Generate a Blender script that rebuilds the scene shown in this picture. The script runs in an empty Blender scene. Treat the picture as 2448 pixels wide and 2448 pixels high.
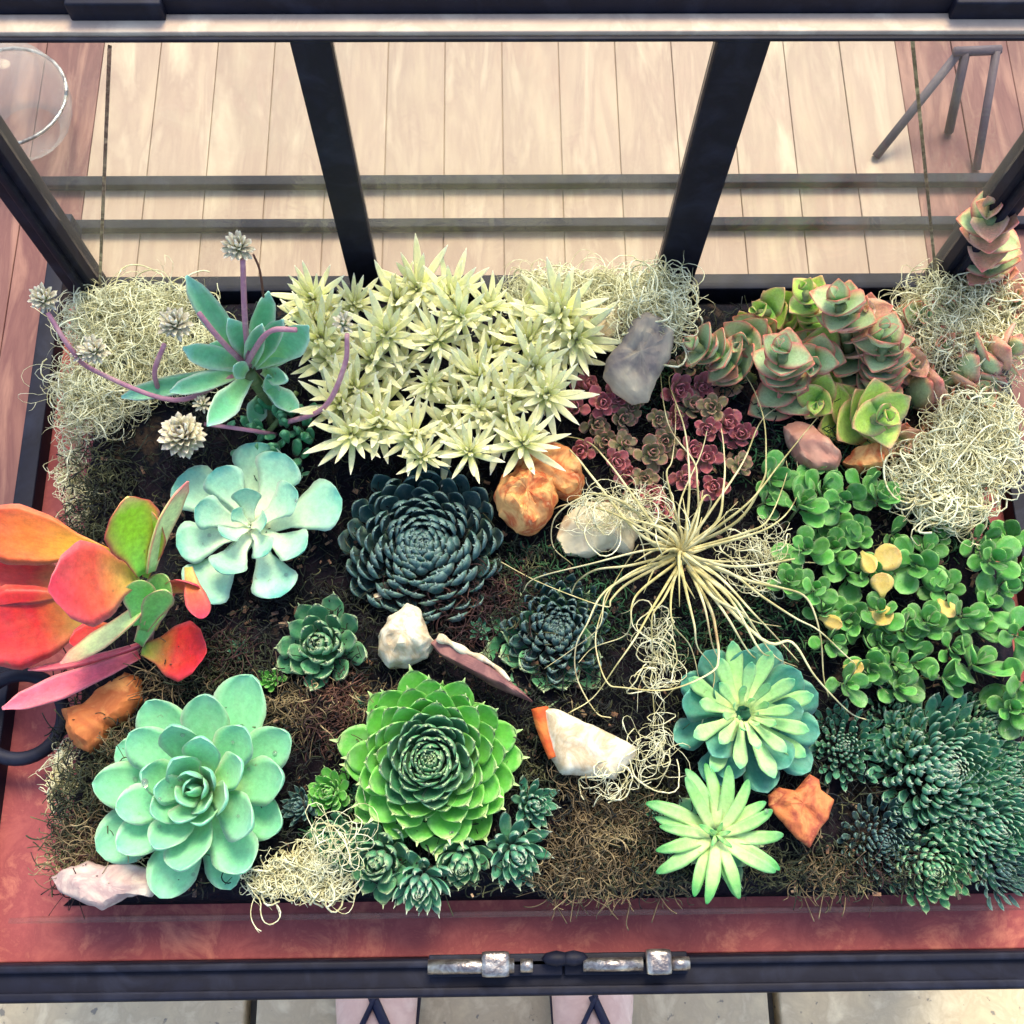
import bpy, bmesh, math, random
from mathutils import Vector, Matrix, noise, Euler
random.seed(7)
R=math.radians
S=bpy.context.scene
COL=S.collection
# ---------------------------------------------------------------- camera, light
CZ=0.60
F=2600.0
cam_d=bpy.data.cameras.new('camera'); cam=bpy.data.objects.new('camera',cam_d); COL.objects.link(cam)
cam_d.sensor_width=36; cam_d.lens=F/2448*36; cam_d.clip_start=.01; cam_d.clip_end=100
CM=Matrix.Rotation(R(-2.6),4,'Z')@Matrix.Rotation(R(18.6),4,'X')@Matrix.Rotation(R(2.0),4,'Z')
cam.matrix_world=Matrix.Translation((0,0,CZ))@CM
S.camera=cam
SUN_EL,SUN_AZ=58,12      # elevation; azimuth measured from +Y towards +X
w=bpy.data.worlds.new('World'); S.world=w; w.use_nodes=True
nt=w.node_tree; sky=nt.nodes.new('ShaderNodeTexSky'); sky.sky_type='NISHITA'; sky.sun_disc=False
sky.sun_elevation=R(SUN_EL); sky.sun_rotation=R(SUN_AZ); sky.air_density=1.0; sky.dust_density=2.5; sky.ozone_density=.6
bg=nt.nodes['Background']; bg.inputs[1].default_value=0.13
nt.links.new(sky.outputs[0],bg.inputs[0])
sd=bpy.data.lights.new('sun','SUN'); sd.energy=1.5; sd.angle=R(22); sd.color=(1,.85,.55)
sun=bpy.data.objects.new('sun',sd); COL.objects.link(sun)
dv=Vector((math.sin(R(SUN_AZ))*math.cos(R(SUN_EL)),math.cos(R(SUN_AZ))*math.cos(R(SUN_EL)),math.sin(R(SUN_EL))))
sun.rotation_euler=dv.to_track_quat('Z','Y').to_euler()
S.view_settings.view_transform='Standard'; S.view_settings.look='None'; S.view_settings.gamma=1
S.view_settings.exposure=1.5
# ---------------------------------------------------------------- helpers
K=2448/1932.0
CR=CM.to_3x3()
def ray(x,y):
    v=Vector((x*K-1224,-(y*K-1224),-F)); return (CR@v).normalized()
def at(x,y,z=.045):
    d=ray(x,y); t=(z-CZ)/d.z; return Vector((0,0,CZ))+d*t
def atY(x,y,Y):
    d=ray(x,y); t=Y/d.y; return Vector((0,0,CZ))+d*t
FW=CR@Vector((0,0,-1))
def mpp(x,y,z=.045):          # metres per photo unit there
    p=at(x,y,z); return (p-Vector((0,0,CZ))).dot(FW)/F*K
def lin(c):
    return tuple(((v/255)/12.92 if v/255<=.04045 else ((v/255+.055)/1.055)**2.4) for v in c)+(1,)
def tag(o,label=None,cat=None,group=None,kind=None):
    if label:o['label']=label
    if cat:o['category']=cat
    if group:o['group']=group
    if kind:o['kind']=kind
    return o
def empty(name,loc,label,cat,group=None,M=None):
    o=bpy.data.objects.new(name,None); o.empty_display_size=.01; COL.objects.link(o)
    o.matrix_world=Matrix.Translation(loc)@(M or Matrix.Identity(4))
    return tag(o,label,cat,group)
def mesh(name,v,f,m=None,smooth=True,uv=None):
    me=bpy.data.meshes.new(name); me.from_pydata([tuple(p) for p in v],[],f)
    if m: me.materials.append(m)
    if smooth: me.shade_smooth()
    if uv:
        l=me.uv_layers.new(name='UVMap'); 
        fl=[0.0]*(2*len(me.loops))
        for i,lp in enumerate(me.loops):
            fl[2*i],fl[2*i+1]=uv[lp.vertex_index]
        l.data.foreach_set('uv',fl)
    me.update(); return me
def ob(name,me,parent=None,M=None):
    o=bpy.data.objects.new(name,me); COL.objects.link(o)
    if parent: o.parent=parent
    if M is not None: o.matrix_basis=M
    return o
class MB:
    def __init__(s): s.v=[]; s.f=[]
    def box(s,c,d,M=None,bev=0):
        n=len(s.v); M=M or Matrix.Identity(4)
        for sx in(-1,1):
            for sy in(-1,1):
                for sz in(-1,1): s.v.append(Vector(c)+(M@Vector((sx*d[0]/2,sy*d[1]/2,sz*d[2]/2))))
        for q in((0,1,3,2),(4,6,7,5),(0,4,5,1),(2,3,7,6),(0,2,6,4),(1,5,7,3)): s.f.append([n+i for i in q])
        return s
    def tube(s,pts,r,k=5,r2=None,flat=1.0):
        n=len(s.v); N=len(pts); pts=[Vector(p) for p in pts]; a=None
        for i,p in enumerate(pts):
            d=(pts[min(i+1,N-1)]-pts[max(i-1,0)])
            if d.length<1e-9: d=Vector((0,0,1))
            d.normalize()
            if a is None: a=d.orthogonal().normalized()
            a=(a-d*a.dot(d)); a=a.normalized() if a.length>1e-6 else d.orthogonal().normalized()
            b=d.cross(a); rr=r if not callable(r) else r(i/(N-1))
            if r2 is not None and not callable(r): rr=r+(r2-r)*i/(N-1)
            for j in range(k):
                an=2*math.pi*j/k; s.v.append(p+a*math.cos(an)*rr+b*math.sin(an)*rr*flat)
        for i in range(N-1):
            for j in range(k):
                s.f.append([n+i*k+j,n+i*k+(j+1)%k,n+(i+1)*k+(j+1)%k,n+(i+1)*k+j])
        s.f.append([n+j for j in range(k)][::-1]); s.f.append([n+(N-1)*k+j for j in range(k)])
        return s
    def loft(s,secs,k=16):      # secs: (centre, radius x, radius z, axis matrix)
        n=len(s.v); N=len(secs)
        for c,u,v in secs:
            for j in range(k):
                a=2*math.pi*j/k; s.v.append(Vector(c)+Vector(u)*math.cos(a)+Vector(v)*math.sin(a))
        for i in range(N-1):
            for j in range(k): s.f.append([n+i*k+j,n+i*k+(j+1)%k,n+(i+1)*k+(j+1)%k,n+(i+1)*k+j])
        s.f.append([n+j for j in range(k)][::-1]); s.f.append([n+(N-1)*k+j for j in range(k)])
        return s
    def ball(s,c,r,sc=(1,1,1),n=6,m=8):
        b=len(s.v); c=Vector(c)
        s.v.append(c+Vector((0,0,r*sc[2])))
        for i in range(1,n):
            for j in range(m):
                t=math.pi*i/n;p=2*math.pi*j/m
                s.v.append(c+Vector((r*math.sin(t)*math.cos(p)*sc[0],r*math.sin(t)*math.sin(p)*sc[1],r*math.cos(t)*sc[2])))
        s.v.append(c-Vector((0,0,r*sc[2])));e=len(s.v)-1
        for j in range(m): s.f.append([b,b+1+j,b+1+(j+1)%m]); s.f.append([e,e-m+(j+1)%m,e-m+j])
        for i in range(n-2):
            for j in range(m):
                a=b+1+i*m; s.f.append([a+j,a+m+j,a+m+(j+1)%m,a+(j+1)%m])
        return s
    def build(s,name,m,parent=None,smooth=False,bevel=0):
        me=mesh(name,s.v,s.f,m,smooth)
        bm=bmesh.new(); bm.from_mesh(me)
        if bevel:
            bmesh.ops.bevel(bm,geom=bm.edges[:],offset=bevel,segments=2,affect='EDGES',profile=.7)
        bmesh.ops.recalc_face_normals(bm,faces=bm.faces[:]); bm.to_mesh(me); bm.free()
        if bevel: me.shade_smooth(); 
        return ob(name,me,parent)
def smooth_path(pts,n=8):
    P=[Vector(p) for p in pts]; out=[]
    if len(P)<3:
        return [P[0].lerp(P[-1],i/n) for i in range(n+1)]
    E=[P[0]*2-P[1]]+P+[P[-1]*2-P[-2]]
    for i in range(1,len(E)-2):
        a,b,c,d=E[i-1:i+3]
        for j in range(n):
            t=j/n; out.append(.5*((2*b)+(c-a)*t+(2*a-5*b+4*c-d)*t*t+(3*b-a-3*c+d)*t**3))
    out.append(P[-1]); return out
# ---------------------------------------------------------------- materials
def mat(name,rough=.5,spec=.4):
    m=bpy.data.materials.new(name); m.use_nodes=True; n=m.node_tree; b=n.nodes['Principled BSDF']
    b.inputs['Roughness'].default_value=rough; b.inputs['Specular IOR Level'].default_value=spec
    return m,n,b
def noisemat(name,cols,scale=20,rough=.7,spec=.3,detail=6,bump=.3,bscale=None,coord='Object',dist=.5,stretch=(1,1,1),bdist=.002,metal=0,rand=0,noise_w=.6):
    m,n,b=mat(name,rough,spec); N=n.nodes; L=n.links
    b.inputs['Metallic'].default_value=metal
    tc=N.new('ShaderNodeTexCoord'); mp=N.new('ShaderNodeMapping'); mp.inputs['Scale'].default_value=stretch
    L.new(tc.outputs[coord],mp.inputs[0])
    nz=N.new('ShaderNodeTexNoise'); nz.inputs['Scale'].default_value=scale; nz.inputs['Detail'].default_value=detail; nz.inputs['Roughness'].default_value=noise_w
    nz.inputs['Distortion'].default_value=dist; L.new(mp.outputs[0],nz.inputs[0])
    cr=N.new('ShaderNodeValToRGB'); e=cr.color_ramp.elements
    k=len(cols)
    for i,c in enumerate(cols):
        p=.3+.4*i/max(1,k-1)
        if i<2: e[i].position=p; e[i].color=lin(c)
        else:
            q=e.new(p); q.color=lin(c)
    L.new(nz.outputs[0],cr.inputs[0]); out=cr.outputs[0]
    if rand:
        oi=N.new('ShaderNodeObjectInfo'); mr=N.new('ShaderNodeMapRange'); mr.inputs[3].default_value=1-rand; mr.inputs[4].default_value=1+rand
        L.new(oi.outputs['Random'],mr.inputs[0]); hs=N.new('ShaderNodeHueSaturation'); L.new(mr.outputs[0],hs.inputs['Value']); L.new(out,hs.inputs['Color']); out=hs.outputs[0]
    L.new(out,b.inputs['Base Color'])
    if bump:
        n2=N.new('ShaderNodeTexNoise'); n2.inputs['Scale'].default_value=bscale or scale*4; n2.inputs['Detail'].default_value=8; L.new(mp.outputs[0],n2.inputs[0])
        bp=N.new('ShaderNodeBump'); bp.inputs['Strength'].default_value=bump; bp.inputs['Distance'].default_value=bdist
        L.new(n2.outputs[0],bp.inputs['Height']); L.new(bp.outputs[0],b.inputs['Normal'])
    return m
def leafmat(name,base,mid,tip,edge=None,edgep=5,edgea=.7,rough=.5,var=.12,mott=.18,tipstart=.8,sheen=.15,hue=.015,red=None,midpos=.5,bloom=.2):
    m,n,b=mat(name,rough,.35); N=n.nodes; L=n.links
    uv=N.new('ShaderNodeUVMap'); sp=N.new('ShaderNodeSeparateXYZ'); L.new(uv.outputs[0],sp.inputs[0])
    cr=N.new('ShaderNodeValToRGB'); e=cr.color_ramp.elements
    e[0].position=.02; e[0].color=lin(base); e[1].position=midpos; e[1].color=lin(mid)
    q=e.new(tipstart); q.color=lin(mid); q=e.new(.99); q.color=lin(tip)
    # a little noise in where the pigment begins
    tc=N.new('ShaderNodeTexCoord')
    nz=N.new('ShaderNodeTexNoise'); nz.inputs['Scale'].default_value=5; nz.inputs['Detail'].default_value=6; nz.inputs['Roughness'].default_value=.65
    oi=N.new('ShaderNodeObjectInfo'); va=N.new('ShaderNodeVectorMath'); va.operation='ADD'
    sc=N.new('ShaderNodeMath'); sc.operation='MULTIPLY'; sc.inputs[1].default_value=37; L.new(oi.outputs['Random'],sc.inputs[0])
    L.new(tc.outputs['Object'],va.inputs[0]); L.new(sc.outputs[0],va.inputs[1]); L.new(va.outputs[0],nz.inputs[0])
    ad=N.new('ShaderNodeMath'); ad.operation='MULTIPLY_ADD'; ad.inputs[1].default_value=.3; L.new(nz.outputs[0],ad.inputs[0])
    sb=N.new('ShaderNodeMath'); sb.operation='SUBTRACT'; sb.inputs[1].default_value=.15; L.new(sp.outputs[1],sb.inputs[0]); L.new(sb.outputs[0],ad.inputs[2])
    L.new(ad.outputs[0],cr.inputs[0]); out=cr.outputs[0]
    if edge:
        a=N.new('ShaderNodeMath'); a.operation='SUBTRACT'; a.inputs[1].default_value=.5; L.new(sp.outputs[0],a.inputs[0])
        a2=N.new('ShaderNodeMath'); a2.operation='ABSOLUTE'; L.new(a.outputs[0],a2.inputs[0])
        a3=N.new('ShaderNodeMath'); a3.operation='MULTIPLY'; a3.inputs[1].default_value=2; L.new(a2.outputs[0],a3.inputs[0])
        a4=N.new('ShaderNodeMath'); a4.operation='POWER'; a4.inputs[1].default_value=edgep; L.new(a3.outputs[0],a4.inputs[0])
        a5=N.new('ShaderNodeMath'); a5.operation='MULTIPLY'; a5.inputs[1].default_value=edgea; L.new(a4.outputs[0],a5.inputs[0])
        mx=N.new('ShaderNodeMix'); mx.data_type='RGBA'; L.new(a5.outputs[0],mx.inputs[0]); L.new(out,mx.inputs[6]); mx.inputs[7].default_value=lin(edge); out=mx.outputs[2]
    nz2=N.new('ShaderNodeTexNoise'); nz2.inputs['Scale'].default_value=14; nz2.inputs['Detail'].default_value=8; nz2.inputs['Roughness'].default_value=.75; L.new(va.outputs[0],nz2.inputs[0])
    mr=N.new('ShaderNodeMapRange'); mr.inputs[1].default_value=.3; mr.inputs[2].default_value=.7; mr.inputs[3].default_value=1-mott; mr.inputs[4].default_value=1+mott; L.new(nz2.outputs[0],mr.inputs[0])
    r1=N.new('ShaderNodeMapRange'); r1.inputs[3].default_value=1-var; r1.inputs[4].default_value=1+var; L.new(oi.outputs['Random'],r1.inputs[0])
    mu=N.new('ShaderNodeMath'); mu.operation='MULTIPLY'; L.new(mr.outputs[0],mu.inputs[0]); L.new(r1.outputs[0],mu.inputs[1])
    r2=N.new('ShaderNodeMapRange'); r2.inputs[3].default_value=.5-hue; r2.inputs[4].default_value=.5+hue; L.new(nz.outputs[0],r2.inputs[0])
    hs=N.new('ShaderNodeHueSaturation'); L.new(r2.outputs[0],hs.inputs['Hue']); L.new(mu.outputs[0],hs.inputs['Value']); L.new(out,hs.inputs['Color'])
    nb=N.new('ShaderNodeTexNoise'); nb.inputs['Scale'].default_value=9; nb.inputs['Detail'].default_value=4; L.new(va.outputs[0],nb.inputs[0])
    rb=N.new('ShaderNodeMapRange'); rb.inputs[1].default_value=.70; rb.inputs[2].default_value=.76; rb.inputs[3].default_value=0; rb.inputs[4].default_value=.55; L.new(nb.outputs[0],rb.inputs[0])
    mb_=N.new('ShaderNodeMix'); mb_.data_type='RGBA'; L.new(rb.outputs[0],mb_.inputs[0]); L.new(hs.outputs[0],mb_.inputs[6]); mb_.inputs[7].default_value=lin((110,88,60))
    nf=N.new('ShaderNodeTexNoise'); nf.inputs['Scale'].default_value=2.6; nf.inputs['Detail'].default_value=9; nf.inputs['Roughness'].default_value=.7; L.new(va.outputs[0],nf.inputs[0])
    rf=N.new('ShaderNodeMapRange'); rf.inputs[1].default_value=.45; rf.inputs[2].default_value=.75; rf.inputs[3].default_value=0; rf.inputs[4].default_value=bloom; L.new(nf.outputs[0],rf.inputs[0])
    mf=N.new('ShaderNodeMix'); mf.data_type='RGBA'; L.new(rf.outputs[0],mf.inputs[0]); L.new(mb_.outputs[2],mf.inputs[6]); mf.inputs[7].default_value=lin((206,222,204))
    L.new(mf.outputs[2],b.inputs['Base Color'])
    b.inputs['Sheen Weight'].default_value=sheen; b.inputs['Sheen Roughness'].default_value=.4
    b.inputs['Subsurface Weight'].default_value=.12; b.inputs['Subsurface Radius'].default_value=(.6,1,.3); b.inputs['Subsurface Scale'].default_value=.003
    bp=N.new('ShaderNodeBump'); bp.inputs['Strength'].default_value=.25; bp.inputs['Distance'].default_value=.0008; L.new(nz2.outputs[0],bp.inputs['Height']); L.new(bp.outputs[0],b.inputs['Normal'])
    return m
M_iron=noisemat('black_iron',[(18,22,42),(11,13,30),(30,34,52)],45,.62,.25,bump=.15,bdist=.0006)
M_red=noisemat('red_wood',[(168,92,88),(140,68,72),(192,120,104)],45,.62,.3,bump=.25,bdist=.0006,detail=10,noise_w=.75)
M_strip=noisemat('pale_wood',[(206,184,162),(186,164,146),(222,204,180)],40,.6,.3,bump=.15,bdist=.0005)
M_plank=noisemat('table_wood_hazed',[(178,158,136),(160,138,122),(192,174,150)],9,.6,.3,bump=.3,stretch=(6,1,6),bdist=.0008,rand=.05,detail=9)  # pale because the haze of the back glass is put into the wood colour
M_plankr=noisemat('table_wood_red',[(132,92,84),(108,70,68),(154,114,100)],12,.6,.3,bump=.3,stretch=(6,1,6),bdist=.0008,rand=.08,detail=9)
M_soil=noisemat('soil',[(12,12,26),(34,28,36),(18,22,30),(66,54,46)],60,.95,.1,bump=1,bscale=150,bdist=.004,detail=8)
M_brass=noisemat('worn_steel',[(200,196,186),(120,112,112),(232,228,216)],90,.32,.6,bump=.3,metal=.85)
M_pave=noisemat('pavement',[(206,192,158),(186,172,144),(220,208,176)],30,.85,.2,bump=.3,detail=8)
# dark flecks in the terrazzo
n=M_pave.node_tree; N=n.nodes; L=n.links; b=N['Principled BSDF']; src=b.inputs['Base Color'].links[0].from_socket
vo=N.new('ShaderNodeTexNoise'); vo.inputs['Scale'].default_value=70; vo.inputs['Detail'].default_value=3; tc=N.new('ShaderNodeTexCoord'); L.new(tc.outputs['Object'],vo.inputs[0])
cr=N.new('ShaderNodeValToRGB'); cr.color_ramp.elements[0].position=.66; cr.color_ramp.elements[0].color=(0,0,0,1); cr.color_ramp.elements[1].position=.70; cr.color_ramp.elements[1].color=(.7,.7,.7,1); L.new(vo.outputs[0],cr.inputs[0])
mx=N.new('ShaderNodeMix'); mx.data_type='RGBA'; L.new(cr.outputs[0],mx.inputs[0]); L.new(src,mx.inputs[6]); mx.inputs[7].default_value=lin((96,98,100)); L.new(mx.outputs[2],b.inputs['Base Color'])
def glassmat(name,haze,col,streak=1.0):
    m=bpy.data.materials.new(name); m.use_nodes=True; n=m.node_tree; N=n.nodes; L=n.links
    N.remove(N['Principled BSDF']); o=N['Material Output']
    tr=N.new('ShaderNodeBsdfTransparent'); tr.inputs[0].default_value=(.96,.98,.97,1)
    gl=N.new('ShaderNodeBsdfGlossy'); gl.inputs['Roughness'].default_value=.03
    lw=N.new('ShaderNodeLayerWeight'); lw.inputs[0].default_value=.5
    pw_=N.new('ShaderNodeMath'); pw_.operation='POWER'; pw_.inputs[1].default_value=4.5; L.new(lw.outputs['Facing'],pw_.inputs[0])
    fr=N.new('ShaderNodeMath'); fr.operation='MULTIPLY_ADD'; fr.inputs[1].default_value=.8; fr.inputs[2].default_value=.014; L.new(pw_.outputs[0],fr.inputs[0])
    mg=N.new('ShaderNodeMixShader'); L.new(fr.outputs[0],mg.inputs[0]); L.new(tr.outputs[0],mg.inputs[1]); L.new(gl.outputs[0],mg.inputs[2])
    df=N.new('ShaderNodeBsdfDiffuse'); df.inputs[0].default_value=lin(col); tl=N.new('ShaderNodeBsdfTranslucent'); tl.inputs[0].default_value=lin(col)
    md=N.new('ShaderNodeMixShader'); md.inputs[0].default_value=.5; L.new(df.outputs[0],md.inputs[1]); L.new(tl.outputs[0],md.inputs[2])
    tc=N.new('ShaderNodeTexCoord'); mp=N.new('ShaderNodeMapping'); mp.inputs['Scale'].default_value=(1,1,.5); L.new(tc.outputs['Object'],mp.inputs[0])
    nz=N.new('ShaderNodeTexNoise'); nz.inputs['Scale'].default_value=14; nz.inputs['Detail'].default_value=7; nz.inputs['Distortion'].default_value=1.2; L.new(mp.outputs[0],nz.inputs[0])
    mr=N.new('ShaderNodeMapRange'); mr.inputs[1].default_value=.3; mr.inputs[2].default_value=.7; mr.inputs[3].default_value=haze*.2; mr.inputs[4].default_value=haze*1.9; L.new(nz.outputs[0],mr.inputs[0])
    ms=N.new('ShaderNodeMixShader'); L.new(mr.outputs[0],ms.inputs[0]); L.new(mg.outputs[0],ms.inputs[1]); L.new(md.outputs[0],ms.inputs[2]); L.new(ms.outputs[0],o.inputs[0])
    return m
M_glass=glassmat('hazed_glass',.030,(235,228,205))  # pale film mixed in as painted glare over the back panes
M_glass2=glassmat('side_glass',.012,(235,228,205))
M_clear=glassmat('clear_glass',.16,(240,240,235))
# ---------------------------------------------------------------- the place
ZS=.045; ZB=.012
YB=at(966,550,ZS).y; XL=at(169,552,ZS).x; XR=at(1776,552,ZS).x
YF=at(966,1716,ZB).y
ZT=atY(966,76,YB).z
print('case',XL,XR,YB,YF,ZT)
GZ=-.76
pav=empty('pavement',(0,0,GZ),None,None); tag(pav,kind='structure')
SL=.60; x0=at(1462,1905,GZ).x
for i in range(-4,4):
    for j in range(-3,5):
        cx=x0+SL*(i+.5); cy=-.62+SL*(j+.5)
        b=MB().box((cx,cy,-.02),(SL-.014,SL-.014,.04)); o=b.build('paving_slab',M_pave,pav,bevel=.003)
bm=MB().box((0,.3,GZ-.06),(60,60,.04)); tag(bm.build('ground',noisemat('joint_sand',[(120,118,110),(90,90,88)],40,.95)),kind='structure')
# table
tb=empty('plank_table',(0,.3,-.04),'pinkish wooden plank table under the glass planting case','table')
XA,XB_=XL-.30,XR+.30; pw=.0385; YFt=at(966,1800,-.0).y; nP=int((XB_-XA)/pw)
for i in range(nP):
    x=XA+pw*(i+.5)
    b=MB().box((x,(YFt+.95)/2-.3,.0375+random.uniform(-.0002,.0002)),(pw-.0005,.95-YFt,.003)); b.build('plank',M_plank if XL-.012<x<XR+.004 else M_plankr,tb,bevel=.0006)  # planks behind the panes get the haze-paled wood, outer ones the redder
MB().box(((XA+XB_)/2,(YFt+.95)/2-.3,.0255),(XB_-XA-.002,.949-YFt,.0238)).build('table_board',M_plank,tb,bevel=.002)
for y in(YFt+.06,.86):
    MB().box(((XA+XB_)/2,y-.3,-.0175),(XB_-XA-.04,.04,.06)).build('apron',M_plank,tb,bevel=.002)
for sx in(XA+.05,XB_-.05):
    for sy in(YFt+.06,.86):
        MB().box((sx,sy-.3,-.36),(.05,.05,.715)).build('leg',M_plank,tb,bevel=.003)
# case
case=empty('planting_case',(0,(YB+YF)/2,0),'black framed glass planting case on a red base board','terrarium')
cy=(YB+YF)/2
def cb(name,c,d,m,bev=.0008,M=None,parent=case):
    return MB().box((c[0],c[1]-cy,c[2]),d,M).build(name,m,parent,bevel=bev)
XO=at(60,880,.02).x ; XO2=XR+(XL-XO)+.006
YFr0=at(966,1808,.03).y; YFr1=at(966,1882,.03).y      # front rail from/to
YK1=at(966,424,.0035).y; YK2=at(966,343,.0035).y
MX=(XO+XO2)/2; WX=XO2-XO
cb('base_board',(MX,(YFr0+YB+.012)/2,.0065),(WX,YB+.012-YFr0,.011),M_red,.001)
M_sillw=M_plank
print('rails',YFr0,YFr1,YK1,YK2,XO,XO2)
fr=cb('front_rail',(MX,(YFr0+YFr1)/2,.013),(WX+.05,YFr0-YFr1,.030),M_iron,.003)
MB().box((0,YFr0-.002-cy,.0305),(WX+.05,.0035,.003)).build('rail_ridge',M_iron,fr,bevel=.001)
MB().box((MX,YFr1+.003-cy,.0295),(WX+.05,.004,.003)).build('rail_ridge',M_iron,fr,bevel=.001)
cb('side_rail',(XO,(YFr0+YK1-.005)/2,.016),(.011,YK1-YFr0-.005,.018),M_iron)
cb('side_rail',(XO2,(YFr0+YK1-.005)/2,.016),(.011,YK1-YFr0-.005,.018),M_iron)
RL=at(84,421,.01).x; RL2=at(62,340,.01).x; RR=at(1965,380,.01).x
cb('back_rail',((RL+RR)/2,YK1,.0035),(RR-RL,.0065,.006),M_iron)
cb('back_rail',((RL2+RR)/2,YK2,.0035),(RR-RL2,.0070,.006),M_iron)
# back wall
H0=.022
PT=.016
cb('sill_rail',((XL+XR)/2,YB+.006,.030),(XR-XL,.010,.030),M_iron)
for x in(XL,XR):
    p=cb('corner_post',(x,YB+.004,(ZB+ZT)/2),(PT,.016,ZT-ZB-.002),M_iron)
    sgn=1 if x<0 else -1
    MB().box((x+sgn*.002,YB-.0055-cy,(ZB+ZT)/2),(.004,.004,ZT-ZB-.004)).build('post_bead',M_iron,p,bevel=.001)
xm1=atY(690,545,YB).x; xm2=atY(1268,545,YB).x
for x,ww in((xm1,.0165),(xm2,.0215)):
    cb('mullion',(x,YB+.004,(ZB+ZT)/2),(ww,.008,ZT-ZB-.002),M_iron)
xs=[XL+PT/2,xm1-.0083,xm1+.0083,xm2-.0108,xm2+.0108,XR-PT/2]
for k in range(3):
    a,b_=xs[2*k],xs[2*k+1]
    cb('back_pane',((a+b_)/2,YB+.004,(ZT+.040)/2),(b_-a-.0006,.002,ZT-.040),M_glass,0)
# pale upright rods standing in for lines reflected in the back panes
for (a,b_) in(((207,88),(188,545)),((1721,72),(1768,545))):
    p,q=atY(*a,YB-.001),atY(*b_,YB-.001)
    mb=MB().tube([p-Vector((0,cy,0)),q-Vector((0,cy,0))],.0011,4); mb.build('reflected_edge',M_brass,case)
# top rail: dark lip, pale wood strip, lid bar with hinges
wtop=XR-XL+.05
cb('top_lip',((XL+XR)/2,YB-.001,ZT+.0018),(wtop,.0018,.0016),M_iron,.0004)
yA=YB+.0006; yB2=atY(966,26,1).y
yS=at(966,26,ZT+.004).y
cb('top_strip',((XL+XR)/2,(yA+yS)/2,ZT+.0022),(wtop,yS-yA,.004),M_strip,.0006)
cb('lid_bar',((XL+XR)/2,yS+.010,ZT+.006),(wtop,.0195,.012),M_iron,.0015)
for a,b_ in((128,308),(1798,1990)):
    p=at(a,28,ZT+.008).x; q=at(b_,28,ZT+.008).x
    h=cb('lid_hinge',((p+q)/2,yS-.0005,ZT+.0085),(q-p,.006,.009),M_iron,.001)
# side and front glass
cb('front_pane',((XL+XR)/2,YF-.0012,.030),(XR-XL,.0024,.034),M_glass2,0)
# latches
for s,(xa,xb,xc,xd) in enumerate(((808,1062,940,905),(1066,1300,1240,1215))):
    z=.036; y0=at(966,1822,z).y
    X=lambda u: at(u,1822,z).x
    body=MB().box(((X(xa)+X(xb))/2,y0-cy,.0305),(abs(X(xb)-X(xa)),.010,.003)); 
    pl=body.build('latch_plate',M_iron,case,bevel=.0008)
    if s==0: MB().tube([(X(808),y0-cy,z+.001),(X(970),y0-cy,z+.001)],.0034,12).tube([(X(982),y0-cy,z+.001),(X(1005),y0-cy,z+.001)],.0032,12).build('bolt',M_brass,pl,smooth=True)
    else: MB().tube([(X(1100),y0-cy,z+.001),(X(1212),y0-cy,z+.001)],.0032,12).tube([(X(1265),y0-cy,z+.001),(X(1300),y0-cy,z+.001)],.0032,12).build('bolt',M_brass,pl,smooth=True)
    u=(908,962) if s==0 else (1218,1266)
    MB().box(((X(u[0])+X(u[1]))/2,y0+.001-cy,z+.002),(X(u[1])-X(u[0]),.0115,.0075)).build('bolt_guide',M_brass,pl,bevel=.0025)
    MB().ball((X(1050 if s==0 else 1082),y0+.003-cy,z+.001),.0052,(1.4,.7,.8)).build('bolt_knob',M_iron,pl,smooth=True)
    ww=(965,1050) if s==0 else (1080,1110)
# side handle ring
def ring(c,r,t,name,label,m,nrm=Vector((0,0,1))):
    q=nrm.to_track_quat('Z','Y').to_matrix()
    pts=[c+q@Vector((r*math.cos(a),r*math.sin(a),0)) for a in [2*math.pi*i/40 for i in range(41)]]
    return pts
c=at(38,1352,.035); pts=ring(c,.0185*1.15,.003,'','',None,Vector((.1,-.15,1)))
MB().tube([p-Vector((0,cy,0)) for p in pts],.0036,8).build('side_handle',M_iron,case,smooth=True)
# glass bubble bowl on the table beyond the case
c=at(18,190,.03)
gb=empty('glass_bowl',c,'clear round glass bowl on the table behind the left corner post','bowl')
mb=MB(); 
mb.ball((0,0,.0),.037,(1,1,1),16,24); o=mb.build('bowl',M_clear,gb,smooth=True)
MB().tube([(.037*math.cos(a),.037*math.sin(a),.004) for a in [2*math.pi*i/32 for i in range(33)]],.0012,6).build('rim',M_brass,gb,smooth=True)
M_refl=noisemat('reflected_grey',[(104,92,98),(84,76,86)],60,.6)
es=empty('bar_reflection',at(1760,200,0),'slim dark added easel standing on the table behind the right hand pane','reflection')  # rods added in place of diagonal bars reflected in the glass
for a,b_ in(((1652,296,.001),(1815,92,.05)),((1842,320,.001),(1880,96,.05)),((1790,250,.001),(1822,98,.05))):
    MB().tube([at(*a)-es.location,at(*b_)-es.location],.0030,6).build('leg',M_refl,es,smooth=True)  # one rod per reflected diagonal
MB().tube([at(1800,98,.05)-es.location,at(1888,94,.05)-es.location],.003,6).build('reflected_crossbar',M_refl,es,smooth=True)
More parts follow.
